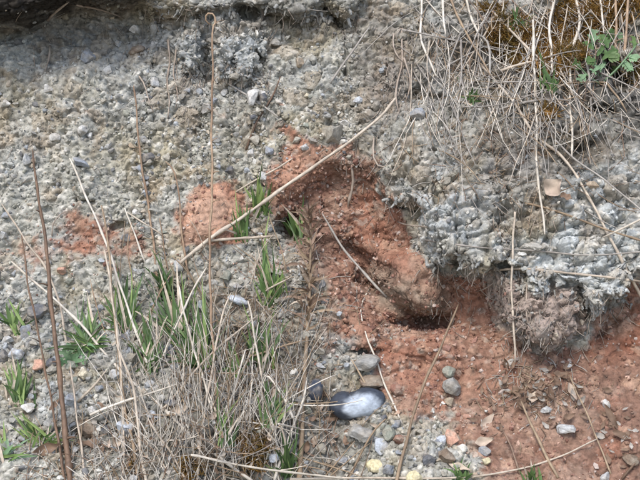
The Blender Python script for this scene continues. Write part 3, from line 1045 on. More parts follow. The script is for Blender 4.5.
def stalk(name, pts, w0, w1, mat, o0, o1, lab, cat, group, nodes=True, wob=0.9, sides=6, clear=2.0):
    w0, w1 = w0 * 0.82, w1 * 0.8
    C, dd = path3(pts, o0, o1, wob=wob, clear=clear)
    n = len(C)
    tt = np.linspace(0, 1, n)
    R = (w0 + (w1 - w0) * tt) / 2 * dd / FPX
    if nodes and n > 10:
        for k_ in range(random.randint(4, 7), n - 2, random.randint(6, 10)):
            R[k_] *= 1.28
    R *= 1 + 0.11 * np.array([random.gauss(0, 1) for _ in range(n)])
    R[-1] *= 0.55
    o_ = link(name, tube_mesh(name, C, R, MF[mat], sides), None, C[0])
    tag(o_, lab, cat, group)
    if name == 'dead_stalk' and n > 12:
        for k_ in range(random.randint(5, 8), n - 3, random.randint(6, 9)):
            a_ = random.choice([-1, 1]) * random.uniform(0.5, 1.2)
            L = random.uniform(5, 13) * PX
            d_ = np.array([math.sin(a_), -0.5, math.cos(a_)])
            CC = bez(C[k_], C[k_] + d_ * L * 0.6, C[k_] + d_ * L + np.array([0, 0, -0.25]) * L, 5)
            link('side_twig', tube_mesh('side_twig', CC, np.linspace(R[k_] * 0.55, R[k_] * 0.2, 5), MF[mat], 4, C[0]), o_)
    return o_, C


# hand placed stalks: (label, material, width at root, width at tip, offset root, offset tip, points from root to tip)
ST = [
    ("thick brown upright stalk near the left edge", 'twig', 7.6, 2.8, 0, 70, [(73, 510), (70, 480), (62, 400), (52, 310), (45, 240), (38, 190), (32, 150)]),
    ("thin dark stalk left of the thick brown one", 'twig', 3.2, 2, 0, 45, [(66, 490), (59, 445), (50, 392), (44, 367), (36, 320), (28, 282), (21, 235)]),
    ("long pale straw leaning left with its tip on grey clay", 'pale', 3.2, 2.4, 0, 14, [(152, 378), (145, 357), (120, 285), (105, 240), (88, 200), (69, 158)]),
    ("pale straw bent along the left edge beside the thick stalk", 'straw', 3.0, 2.0, 0, 20, [(68, 350), (66, 340), (59, 302), (46, 268), (25, 240), (2, 204)]),
    ("long pale straw slanting down right across the lower left", 'pale', 3.6, 2.6, 20, 30, [(252, 481), (202, 445), (175, 420), (160, 405), (130, 380), (109, 358), (82, 326), (49, 294), (12, 262)]),
    ("straw of the bundle rising straight to the left red patch", 'tan', 4.2, 2.2, 0, 40, [(140, 490), (132, 440), (125, 410), (120, 367), (117, 340), (110, 265), (107, 240), (102, 205)]),
    ("pale straw at the left side of the straw bundle", 'straw', 3.4, 2.4, 0, 45, [(122, 495), (124, 440), (122, 400), (119, 350), (113, 300), (104, 250)]),
    ("stout straw at the right side of the straw bundle", 'straw', 4.0, 2.6, 0, 50, [(148, 495), (140, 445), (135, 400), (128, 372), (117, 345)]),
    ("very thin reddish stalk above the left red patch", 'red', 3.0, 2.0, 0, 18, [(158, 290), (156, 267), (152, 232), (142, 165), (137, 120), (133, 85)]),
    ("thin reddish stalk in front of the orange earth lump's left side", 'red', 2.8, 1.8, 0, 14, [(191, 295), (188, 270), (182, 237), (179, 202), (175, 172), (166, 162)]),
    ("tall reddish stalk with a curled loop at its tip", 'red', 3.4, 2.3, 0, 60, [(216, 400), (214, 357), (211, 315), (210, 240), (212, 180), (212, 120), (212, 75), (213, 30), (216, 22), (214, 14), (208, 14), (207, 21), (212, 25)]),
    ("thick bright straw running diagonally across the middle", 'straw', 4.6, 3.4, 14, 16, [(180, 263), (214, 236), (242, 217), (270, 197), (320, 163), (377, 119), (397, 98)]),
    ("short broken straw lying level under the diagonal straw", 'straw', 3.4, 3.2, 6, 22, [(205, 241), (235, 239), (255, 238), (276, 236)]),
    ("greenish straw pointing up right beside the dead seed head", 'straw', 2.6, 2.0, 0, 25, [(262, 297), (267, 290), (290, 277)]),
    ("grey-brown twig slanting across the dark crevices", 'grey', 3.2, 2.4, 0, 16, [(387, 297), (371, 281), (354, 262), (338, 240), (322, 213)]),
    ("bent pale straw on gravel above the slate cobble", 'pale', 2.6, 2.0, 0, 12, [(402, 424), (386, 387), (375, 357), (366, 335), (360, 310), (371, 287)]),
    ("tan stalk leaning right over the red slope", 'tan', 4.2, 2.6, 0, 50, [(395, 486), (405, 447), (420, 395), (434, 360), (447, 332), (459, 305)]),
    ("thin tan straw touching the slate cobble", 'tan', 2.8, 2.0, 0, 12, [(381, 408), (368, 388), (351, 360)]),
    ("brown straw sloping left below the slate cobble", 'tan', 2.8, 2.2, 0, 18, [(348, 480), (370, 437), (387, 419)]),
    ("pale straw lying level along the bottom edge", 'pale', 3.0, 2.2, 16, 22, [(191, 455), (235, 464), (280, 471), (320, 476), (345, 479)]),
    ("long straw along the bottom edge rising to the right", 'straw', 2.8, 2.0, 20, 14, [(290, 479), (380, 478), (470, 477), (520, 469), (562, 455), (598, 439)]),
    ("tan straw slanting over bare red soil", 'tan', 4.0, 2.6, 0, 16, [(558, 478), (537, 437), (520, 401)]),
    ("brown straw left of the slanting tan one on red soil", 'brown', 3.0, 2.0, 0, 10, [(520, 474), (512, 450), (503, 430)]),
    ("faint brown straw on the right red slope", 'tan', 2.4, 1.8, 0, 10, [(611, 474), (590, 422), (570, 375)]),
    ("dark twig at the bottom right corner", 'twig', 3.0, 2.2, 0, 14, [(622, 479), (640, 458), (655, 446)]),
    ("straight upright pale straw down the right overhang", 'pale', 3.2, 2.6, 30, 12, [(533, 20), (534, 60), (536, 117), (537, 165), (541, 200), (544, 234)]),
    ("bent whitish straw hanging in front of the brown moss", 'pale', 3.6, 2.8, 0, 18, [(574, -6), (580, 22), (572, 52), (570, 100), (571, 125), (572, 156)]),
    ("long bowed straw curving down to the right edge", 'straw', 3.0, 3.6, 0, 26, [(478, 62), (510, 98), (537, 137), (560, 154), (580, 182), (597, 212), (612, 241), (622, 262), (645, 305)]),
    ("grey straw crossing the bowed one toward the right edge", 'grey', 2.4, 2.0, 8, 20, [(555, 140), (572, 157), (605, 180), (645, 214)]),
    ("dark tan straw running level across the right overhang", 'tan', 2.6, 2.2, 0, 20, [(525, 203), (565, 214), (600, 227), (648, 243)]),
    ("pale straw entering from the right edge and pointing down left", 'pale', 3.0, 2.0, 26, 6, [(648, 216), (622, 229), (603, 238)]),
    ("thin grey straw lying level over the grey overhang", 'grey', 2.2, 1.8, 0, 20, [(424, 240), (480, 247), (535, 251), (585, 255), (648, 251)]),
    ("pale straw level along the lower hem of the overhang", 'straw', 3.0, 2.4, 4, 26, [(500, 270), (525, 269), (562, 272), (605, 277), (650, 283)]),
    ("vertical tan straw hanging in front of the brown lobe", 'straw', 3.0, 2.6, 10, 22, [(515, 212), (513, 240), (512, 290), (514, 335), (514, 362)]),
    ("short pale straw dangling with a frayed end over the moss", 'pale', 3.0, 3.2, 0, 14, [(555, -5), (550, 25), (551, 50), (552, 72)]),
    ("pale straw coming down from the top edge over sage leaves", 'pale', 3.0, 2.4, 0, 20, [(600, -5), (602, 16), (605, 33)]),
    ("brown upright stalk left of two at the top right corner", 'red', 3.4, 2.6, 0, 20, [(614, 72), (616, 30), (617, -10)]),
    ("reddish upright stalk nearest the top right corner", 'red', 3.6, 2.8, 0, 22, [(624, 70), (626, 30), (628, -10)]),
    ("tan straw slanting across the top right moss", 'straw', 2.8, 2.2, 0, 10, [(486, 4), (492, 10), (517, 37), (535, 55), (551, 72)]),
    ("arched straw left of the moss at the top right", 'grey', 3.0, 2.2, 0, 10, [(474, 36), (484, 38), (490, 50), (490, 72), (485, 100)]),
    ("short stout straw lying level below the moss", 'straw', 3.4, 2.4, 2, 10, [(500, 71), (515, 66), (530, 62), (563, 52)]),
    ("arching pale straw under the moss on the overhang", 'grey', 2.6, 2.2, 0, 10, [(496, 111), (515, 105), (535, 101), (556, 99), (574, 101)]),
    ("purplish upright straw under the sage leaves", 'grey', 2.6, 2.6, 0, 14, [(591, 122), (591, 110), (590, 87), (586, 60), (578, 30)]),
    ("curled straw at the dark gap below the sage leaves", 'tan', 2.6, 2.2, 0, 8, [(598, 82), (606, 83), (612, 91), (620, 100), (628, 112)]),
    ("pale zigzag straw from the top edge left of the tangle", 'pale', 3.0, 2.4, 0, 12, [(422, -6), (421, 32), (424, 47), (430, 62), (436, 76)]),
    ("short pale straw at the top edge beside the zigzag one", 'pale', 3.0, 2.4, 0, 16, [(442, -6), (444, 15), (446, 34)]),
    ("tan straw from the top edge slanting right", 'tan', 2.8, 2.2, 0, 14, [(449, -6), (462, 25), (480, 57), (490, 76)]),
    ("white straw from the top edge right of the tan one", 'pale', 3.2, 2.4, 0, 14, [(465, -6), (472, 18), (482, 42)]),
    ("forked grey straw's left prong in the left tangle", 'grey', 2.6, 2.0, 10, 4, [(461, 40), (461, 75), (458, 92), (455, 108)]),
    ("forked grey straw's right prong in the left tangle", 'grey', 2.6, 2.0, 10, 4, [(461, 78), (465, 95), (470, 108), (478, 120)]),
    ("grey straw rising right across the left tangle", 'grey', 2.4, 2.0, 4, 12, [(437, 73), (460, 58), (484, 46)]),
    ("level grey straw crossing the left tangle", 'grey', 2.4, 1.8, 4, 10, [(402, 30), (437, 37), (470, 43), (505, 52)]),
    ("greenish grey straw slanting alone over upper grey clay", 'grey', 3.0, 2.2, 0, 14, [(330, 83), (352, 52), (371, 27)]),
    ("thin pale straw passing the bright white blocky stone", 'grey', 2.4, 1.8, 0, 8, [(284, 121), (260, 104), (240, 91), (224, 80)]),
    ("dark brown twig standing right of the bright white blocky stone", 'twig', 2.8, 2.0, 0, 14, [(246, 150), (256, 122), (270, 100), (281, 77)]),
    ("thin pale straw from the grey clay to the orange earth lump", 'straw', 2.4, 1.8, 0, 10, [(236, 192), (262, 176), (280, 166), (292, 158)]),
    ("pale straw in the lower tangle slanting up right", 'pale', 3.0, 2.2, 0, 34, [(155, 370), (162, 357), (185, 307), (207, 267)]),
    ("long thin straw up the lower tangle's middle", 'pale', 3.0, 2.2, 0, 40, [(281, 490), (275, 460), (267, 402), (259, 360), (252, 322), (247, 300)]),
    ("straw leaning left in the lower tangle", 'pale', 3.2, 2.2, 0, 40, [(226, 490), (217, 435), (207, 392), (197, 360), (186, 318), (178, 285)]),
    ("straw leaning right in the lower tangle", 'straw', 3.2, 2.2, 0, 40, [(196, 492), (201, 442), (206, 402), (214, 358), (222, 320), (231, 292)]),
    ("stout pale straw slanting up to the seed head stem", 'pale', 3.6, 2.4, 0, 30, [(274, 482), (285, 447), (302, 402), (308, 378)]),
    ("bent straw right of the lower tangle's middle", 'pale', 3.2, 2.4, 14, 18, [(293, 418), (281, 394), (270, 377), (262, 374)]),
    ("pale straw crossing low from right to left in the tangle", 'straw', 3.0, 2.4, 10, 26, [(160, 413), (182, 386), (205, 360), (232, 337), (258, 315)]),
    ("straw at the bottom left of the tangle running down right", 'straw', 3.0, 2.4, 6, 26, [(187, 482), (172, 455), (160, 437), (148, 418)]),
    ("short level straw stub in front of the seed head stem", 'pale', 2.8, 2.6, 6, 30, [(300, 429), (290, 427), (279, 424)]),
    ("pale straw rising from the brown clod at lower left", 'straw', 2.8, 2.0, 0, 30, [(86, 484), (77, 415), (73, 385), (69, 362)]),
    ("slim straw reaching from the tangle up to the seed head", 'tan', 2.8, 2.0, 10, 16, [(250, 357), (275, 348), (305, 340)]),
    ("pale straw leaning left behind the tangle", 'pale', 2.6, 2.0, 0, 40, [(214, 480), (226, 415), (240, 372), (246, 350)]),
    ("long straw slanting across the bundle at lower left", 'pale', 3.0, 2.2, 14, 26, [(90, 415), (115, 405), (145, 395), (176, 384)]),
    ("straw rising from the clod toward the straw bundle", 'straw', 3.0, 2.4, 0, 20, [(78, 402), (95, 385), (108, 370)]),
    ("thin straw on grey clay right of the left red patch", 'pale', 2.2, 1.8, 0, 10, [(145, 262), (136, 238), (124, 208)]),
    ("thin straw crossing the thin reddish stalk by the red patch", 'straw', 2.2, 1.8, 0, 12, [(165, 237), (145, 224), (128, 212)]),
]
for lab, mt_, w0, w1, o0, o1, pts in ST:
    wd = 'dead_stalk' if mt_ in ('brown', 'red', 'twig') else 'dry_grass_stalk'
    stalk(wd, pts, w0, w1, mt_, o0, o1, lab, 'dead stalk' if wd == 'dead_stalk' else 'dry grass',
          'single dry stalks and straws', nodes=(w0 > 2.5))

# what small things can be named by: landmarks one can find in the picture
MARKS = [(610, 50, 'the sage green plant'), (548, 58, 'the rusty moss'), (508, 35, 'the left moss cushion'), (625, 10, 'the top right corner'), (552, 88, 'the dark green blades'),
         (430, 20, 'the zigzag pale straw'), (462, 80, 'the forked grey straw'), (400, 60, 'the straight root'), (554, 187, 'the big pinkish dead leaf'),
         (592, 186, 'the pinkish tan stone'), (537, 137, 'the upright pale straw'), (620, 140, 'the dark gap at the right edge'), (480, 170, 'the middle of the grey overhang'),
         (203, 350, 'the large green tuft'), (126, 310, 'the green tuft by the bundle'), (125, 429, 'the squarish bluish stone'), (90, 427, 'the brown flat clod'),
         (70, 440, 'the thick brown stalk'), (303, 400, 'the seed head stem'), (250, 440, 'the mossy root mass'), (190, 466, 'the left bottom moss'),
         (238, 301, 'the pale flat stone'), (234, 360, 'the small green blades'), (286, 455, 'the blades at the stem foot'), (315, 391, 'the narrow slate stone'),
         (356, 404, 'the slate cobble'), (135, 400, 'the straw bundle'), (160, 440, 'the left end of the tangle'), (212, 400, 'the foot of the looped stalk'), (225, 425, 'the blades behind the tangle'),
         (32, 457, 'the grey stone'), (42, 440, 'the bottom left tuft'), (165, 285, 'the dark blades'), (374, 466, 'the pale yellow chip'), (361, 433, 'the broad grey stone'),
         (533, 398, 'the yellowish leaf'), (565, 429, 'the pointed pale stone'), (572, 392, 'the long pale leaf'), (516, 392, 'the red-brown leaf'), (560, 375, 'the topmost brown leaf'),
         (547, 410, 'the pale heap pebble'), (487, 422, 'the curled pale leaf'), (606, 405, 'the white upright chip'), (612, 418, 'the torn leaf strip'), (622, 436, 'the crumpled brown leaf'),
         (180, 410, 'the pale leaf in the tangle'), (250, 402, 'the white chip')]
TONE = dict(pale='pale', grey='grey', straw='yellowish', tan='tan', red='reddish', brown='dark brown', twig='blackish brown', leaf='brown', pleaf='pale')


def near(u_, v_, k_=0):
    m_ = sorted(MARKS, key=lambda q: (q[0] - u_) ** 2 + (q[1] - v_) ** 2)[k_]
    dx, dy_ = u_ - m_[0], v_ - m_[1]
    if math.hypot(dx, dy_) < 9:
        return 'at ' + m_[2]
    if abs(dx) > abs(dy_):
        return ('right of ' if dx > 0 else 'left of ') + m_[2]
    return ('below ' if dy_ > 0 else 'above ') + m_[2]


USED = set()


def unique(pre, u_, v_):
    for k_ in range(6):
        lab_ = pre + ' ' + near(u_, v_, k_)
        if lab_ not in USED:
            break
    USED.add(lab_)
    return lab_


def size_word(L, a_, b_):
    return 'short' if L < a_ else ('long' if L > b_ else 'medium')


# the thin straws of the tangles, each its own object
TANG = [
    # region, count, root sampler (u0,u1,v0,v1), angle range deg (0 right, 90 up), length range, materials, label
    ((405, 650, -10, 80), 66, (-125, -30), (45, 130), ('pale', 'grey', 'straw'), "thin weathered straw hanging in the tangle at the top right"),
    ((430, 650, 30, 125), 38, (-30, 40), (30, 80), ('grey', 'tan', 'grey'), "thin straw lying crosswise in the tangle at the top right"),
    ((440, 640, 110, 210), 20, (-120, 40), (20, 55), ('grey', 'tan', 'grey'), "short weathered straw stuck to the grey overhang"),
    ((150, 300, 420, 500), 38, (60, 125), (60, 150), ('pale', 'straw', 'grey', 'tan'), "thin straw standing in the tangle at the bottom left"),
    ((140, 300, 360, 475), 32, (-20, 50), (30, 95), ('grey', 'pale', 'tan'), "thin straw lying crosswise in the tangle at the bottom left"),
    ((100, 300, 270, 370), 22, (55, 125), (35, 85), ('tan', 'straw', 'red'), "short thin straw standing among the green tufts"),
    ((20, 140, 425, 490), 14, (20, 120), (25, 70), ('pale', 'tan', 'grey'), "short straw on the gravel at the bottom left corner"),
    ((310, 360, 400, 490), 14, (40, 130), (25, 70), ('tan', 'brown', 'tan'), "brown straw between the seed head stem and the slate cobble"),
]
for (ra, n, an, le, mts, lab) in TANG:
    for k_ in range(n):
        u_, v_ = random.uniform(ra[0], ra[1]), random.uniform(ra[2], ra[3])
        a_ = math.radians(random.uniform(*an))
        L = random.uniform(*le)
        bend = random.uniform(-0.5, 0.5)
        pts = [(u_, v_)]
        for j in range(1, 5):
            aa = a_ + bend * (j / 4) ** 1.5
            pts.append((pts[-1][0] + math.cos(aa) * L / 4, pts[-1][1] - math.sin(aa) * L / 4))
        w_ = random.uniform(1.1, 2.2)
        mt_ = random.choice(mts)
        ex, ey = pts[-1][0] - u_, v_ - pts[-1][1]
        g_ = math.degrees(math.atan2(abs(ey), ex))
        lean = 'lying level' if abs(ey) < 0.36 * abs(ex) else (('pointing' if ey > 0 else 'hanging') + (' straight' if 72 < g_ < 108 else '') + (' up' if ey > 0 else ' down')
                                                              + ('' if 72 < g_ < 108 else (' right' if ex > 0 else ' left')))
        pc = pts[2]
        lb = unique("%s%s %s straw %s" % (size_word(L, le[0] + (le[1] - le[0]) * 0.33, le[0] + (le[1] - le[0]) * 0.67), ' bowed' if abs(bend) > 0.3 else '', TONE[mt_], lean), *pc)
        stalk('dry_grass_stalk', pts, w_, w_ * 0.6, mt_, 0, random.uniform(5, 34), lb, 'dry grass', lab, nodes=False, sides=4)


# ------------------------------------------------------------------ thatch and rootlets (uncountable)
def fibres(name, specs, mats, lab, cat, sides=3, parent=None):
    Vs, Fs, Ms, off = [], [], [], 0
    for C, R, mi in specs:
        n = len(C)
        T, A, Bn = frames(C)
        an = np.arange(sides) * 2 * math.pi / sides
        V = (C[:, None, :] + R[:, None, None] * (np.cos(an)[None, :, None] * A[:, None, :] + np.sin(an)[None, :, None] * Bn[:, None, :])).reshape(-1, 3)
        i_ = np.arange(n - 1)[:, None] * sides
        j_ = np.arange(sides)[None, :]
        F_ = np.stack([i_ + j_, i_ + (j_ + 1) % sides, i_ + sides + (j_ + 1) % sides, i_ + sides + j_], -1).reshape(-1, 4)
        Vs.append(V)
        Fs.append(F_ + off)
        Ms.append(np.full(len(F_), mi))
        off += len(V)
    me = np_mesh(name, np.vstack(Vs), np.vstack(Fs), mats)
    me.polygons.foreach_set("material_index", np.concatenate(Ms).astype(np.int32))
    o_ = link(name, me, parent)
    tag(o_, lab, cat, kind="stuff")
    return o_


def lay(u_, v_, a_, L, w_, lift, bend=0.6, n=6, droop=0.0):
    pts = [np.array([u_, v_])]
    b_ = random.uniform(-bend, bend)
    for j in range(1, n):
        aa = a_ + b_ * j / n + random.uniform(-.12, .12)
        pts.append(pts[-1] + np.array([math.cos(aa), -math.sin(aa)]) * L / n)
    s0 = surf(*pts[0])
    C, R = [], []
    for j, p_ in enumerate(pts):
        d_ = min(s0 + 3 * PX, surf(*p_)) - lift * PX * (j / n) - 0.3 * PX
        if j == 0:
            d_ = s0 + 1.5 * PX
        C.append(CAM + ray(*p_) * d_)
        R.append(w_ * (1 - 0.5 * j / n) / 2 * d_ / FPX)
    return np.array(C), np.array(R)


sp = []
for _ in range(360):
    u_, v_ = random.gauss(545, 75), random.uniform(-15, 125)
    if u_ > 670 or u_ < 400:
        continue
    C, R = lay(u_, v_, random.uniform(0, 6.28) if random.random() < 0.5 else random.uniform(-2, -0.8), random.uniform(12, 50), random.uniform(0.8, 1.7), random.uniform(0, 14))
    sp.append((C, R, random.choice([0, 1, 1, 2, 3])))
for _ in range(190):
    u_, v_ = random.uniform(410, 660), random.uniform(-15, 120)
    C, R = lay(u_, v_, random.gauss(-1.5, 0.5), random.uniform(30, 85), random.uniform(0.7, 1.3), random.uniform(4, 22), 0.9, 9)
    sp.append((C, R, random.choice([0, 1, 1, 2])))
for _ in range(260):
    u_, v_ = random.uniform(120, 300), random.uniform(350, 500)
    C, R = lay(u_, v_, random.gauss(1.55, 0.35), random.uniform(40, 110), random.uniform(0.8, 1.4), random.uniform(6, 30), 0.7, 9)
    sp.append((C, R, random.choice([0, 0, 1, 2])))
for _ in range(380):
    u_, v_ = random.gauss(225, 62), random.uniform(340, 500)
    if u_ < 90 or u_ > 340 or (v_ < 400 and random.random() < 0.5):
        continue
    C, R = lay(u_, v_, random.uniform(0, 6.28) if random.random() < 0.6 else random.uniform(1.0, 2.2), random.uniform(12, 55), random.uniform(0.8, 1.8), random.uniform(0, 18))
    sp.append((C, R, random.choice([0, 1, 1, 2, 3, 3])))
for _ in range(420):
    u_, v_ = random.uniform(20, 160), random.uniform(430, 505)
    C, R = lay(u_, v_, random.uniform(0, 6.28), random.uniform(10, 34), random.uniform(0.8, 1.6), random.uniform(0, 8))
    sp.append((C, R, random.choice([0, 1, 2, 3])))
for _ in range(520):
    u_, v_ = random.gauss(260, 45), random.gauss(335, 40)
    C, R = lay(u_, v_, random.uniform(0, 6.28), random.uniform(8, 30), random.uniform(0.7, 1.4), random.uniform(0, 8))
    sp.append((C, R, random.choice([1, 2, 3])))
for _ in range(300):
    u_, v_ = random.gauss(500, 60), random.gauss(165, 30)
    C, R = lay(u_, v_, random.uniform(0, 6.28), random.uniform(8, 28), random.uniform(0.6, 1.2), random.uniform(0, 5))
    sp.append((C, R, random.choice([1, 2, 3])))
for _ in range(260):
    u_, v_ = random.gauss(533, 26), random.gauss(390, 17)
    C, R = lay(u_, v_, random.uniform(0, 6.28), random.uniform(5, 18), random.uniform(0.7, 1.6), random.uniform(0, 6))
    sp.append((C, R, random.choice([1, 2, 3, 3])))
fibres("dead_grass_thatch", sp, [MF['pale'], MF['grey'], MF['tan'], MF['brown']], "matted dead grass lying over the mossy ledge and lower hummock", "dead grass")

# fine rootlets hanging from the hems and matted in the clay
sp = []
HEMS = [((176, 272), (60, 84), 90), ((420, 500), (262, 276), 60), ((500, 600), (285, 350), 110), ((140, 360), (5, 30), 80), ((590, 640), (290, 315), 30),
        ((385, 425), (190, 206), 30), ((380, 415), (20, 110), 70), ((185, 200), (60, 120), 20), ((330, 400), (130, 170), 30), ((490, 560), (200, 230), 50),
        ((500, 530), (320, 390), 40), ((430, 500), (280, 330), 30)]
for (ua, va, n) in HEMS:
    for _ in range(n):
        u_, v_ = random.uniform(*ua), random.uniform(*va)
        C, R = lay(u_, v_, math.radians(-90 + random.gauss(0, 28)), random.uniform(8, 26), random.uniform(0.5, 1.2), random.uniform(0, 5), 1.0)
        sp.append((C, R, random.choice([0, 0, 1])))
for _ in range(350):
    u_, v_ = random.uniform(0, 400), random.uniform(10, 260)
    C, R = lay(u_, v_, random.uniform(0, 6.28), random.uniform(6, 20), random.uniform(0.4, 0.8), random.uniform(0, 2), 1.0)
    sp.append((C, R, random.choice([0, 1])))
fibres("rootlets", sp, [MF['root'], MF['grey']], "fine rootlets trailing from the hems of the overhanging clay", "rootlets")

sp = []
for (ua, va, n) in [((182, 200), (62, 76), 22), ((216, 262), (68, 80), 46), ((300, 350), (8, 20), 24), ((424, 500), (256, 268), 40), ((500, 556), (268, 290), 50),
                    ((572, 632), (286, 308), 46), ((524, 578), (322, 342), 14), ((384, 420), (192, 203), 26), ((560, 640), (255, 280), 30), ((150, 300), (4, 14), 40)]:
    for _ in range(int(n * 0.6)):
        u_, v_ = random.uniform(*ua), random.uniform(*va)
        C, R = lay(u_, v_, math.radians(-90 + random.gauss(0, 30)), random.uniform(4, 12), random.uniform(1.2, 4.6), random.uniform(0, 4), 0.9, 6)
        R = R * np.array([1, 1.3, 0.8, 1.25, 0.9, 0.9]) * np.array([random.uniform(0.7, 1.3) for _ in range(6)])
        sp.append((C, R, 1 if (524 < u_ < 578 and v_ > 318) else 0))
fibres("clay_drips", sp, [ground_mat("clay_string", attr=False, base=tuple(lin((150, 152, 149)))), ground_mat("brown_clay_string", attr=False, base=tuple(lin((118, 102, 93))))],
       "clay coated rootlets dripping from the hems of the grey clay", "rootlets", sides=5)

# roots one can follow
RT = [
    ("straight root running down beside the upper end of the diagonal straw", [(402, 28), (402, 60), (399, 80), (397, 98), (399, 112)], 3.4, 2.2),
    ("looped root left of the straight root", [(394, 34), (394, 45), (397, 55), (402, 61)], 2.4, 1.8),
    ("bowed root right of the straight root", [(404, 58), (408, 68), (411, 80), (408, 92), (404, 102)], 2.6, 1.8),
    ("pale root trailing down the deep red earth", [(350, 152), (352, 170), (352, 185), (349, 198), (347, 207)], 2.4, 4.2),
    ("hooked root at the left edge of the grey overhang", [(374, 138), (374, 155), (378, 165), (387, 167), (396, 164)], 2.4, 1.8),
    ("brown root sticking out of the brown lip", [(77, 5), (88, 7), (100, 10), (125, 19)], 2.6, 1.6),
    ("orange-brown root at the corner of the dark turf", [(48, 20), (54, 14), (62, 8), (70, 2)], 3.6, 2.4),
    ("forked pale root hanging from the upper grey clay", [(34, 46), (35, 56), (36, 66)], 2.0, 1.4),
    ("whitish feathered root hanging beside the forked one", [(50, 46), (49, 58), (46, 72)], 3.2, 1.4),
    ("curly root on the brown lobe", [(504, 268), (497, 280), (488, 288), (478, 292)], 1.9, 1.3),
    ("long root drooping under the brown lobe", [(527, 285), (526, 310), (531, 330), (529, 345)], 2.2, 1.5),
    ("level root crossing the red earth under the overhang", [(398, 222), (412, 225), (426, 226)], 2.0, 1.4),
    ("twisted root in grey clay left of the first hanging lobe", [(168, 40), (170, 60), (167, 80), (171, 100), (168, 118)], 2.8, 1.8),
    ("thin root in grey clay beside the twisted root", [(176, 50), (174, 72), (178, 90), (175, 108)], 2.2, 1.4),
    ("branching root in grey clay above the thin reddish stalk", [(139, 76), (146, 88), (150, 100), (154, 112)], 2.4, 1.4),
    ("thin root arching over the left red patch", [(52, 236), (54, 224), (60, 215), (66, 210)], 1.8, 1.2),
]
for lab, pts, w0, w1 in RT:
    stalk('root', pts, w0, w1, 'root', 0, 3, lab, 'root', 'roots that can be followed one by one', nodes=False, wob=1.3, clear=1.2)


# ------------------------------------------------------------------ blades and leaves
def blade_mesh(name, C, wpx, mat, origin, fold=0.35, taper=1.0, twist=0.0):
    n = len(C)
    T, A, Bn = frames(C)
    tt = np.linspace(0, 1, n)
    W = wpx * PX / 2 * np.clip(1.15 - tt ** 2.2 * 1.15, 0.02, 1) * np.clip(0.55 + 2 * tt, 0, 1) * taper
    ca, sa = np.cos(twist * tt)[:, None], np.sin(twist * tt)[:, None]
    A, Bn = A * ca + Bn * sa, -A * sa + Bn * ca
    L_ = C - A * W[:, None] + Bn * (W * fold)[:, None]
    R_ = C + A * W[:, None] + Bn * (W * fold)[:, None]
    V = np.stack([L_, C, R_], 1).reshape(-1, 3)
    i_ = np.arange(n - 1)[:, None] * 3
    F_ = np.concatenate([np.stack([i_, i_ + 1, i_ + 4, i_ + 3], -1), np.stack([i_ + 1, i_ + 2, i_ + 5, i_ + 4], -1)]).reshape(-1, 4)
    return np_mesh(name, V - origin, F_, [mat])


def blade3(base, u_, v_, off, droop):
    """curve from base point to a tip seen at (u,v), off px before the bank"""
    tip = at(u_, v_, off)
    L = np.linalg.norm(tip - base)
    mid = 0.5 * (base + tip) + np.array([random.uniform(-0.3, 0.3), -0.25, 0.5]) * L * droop
    return bez(base, mid, tip, 9)


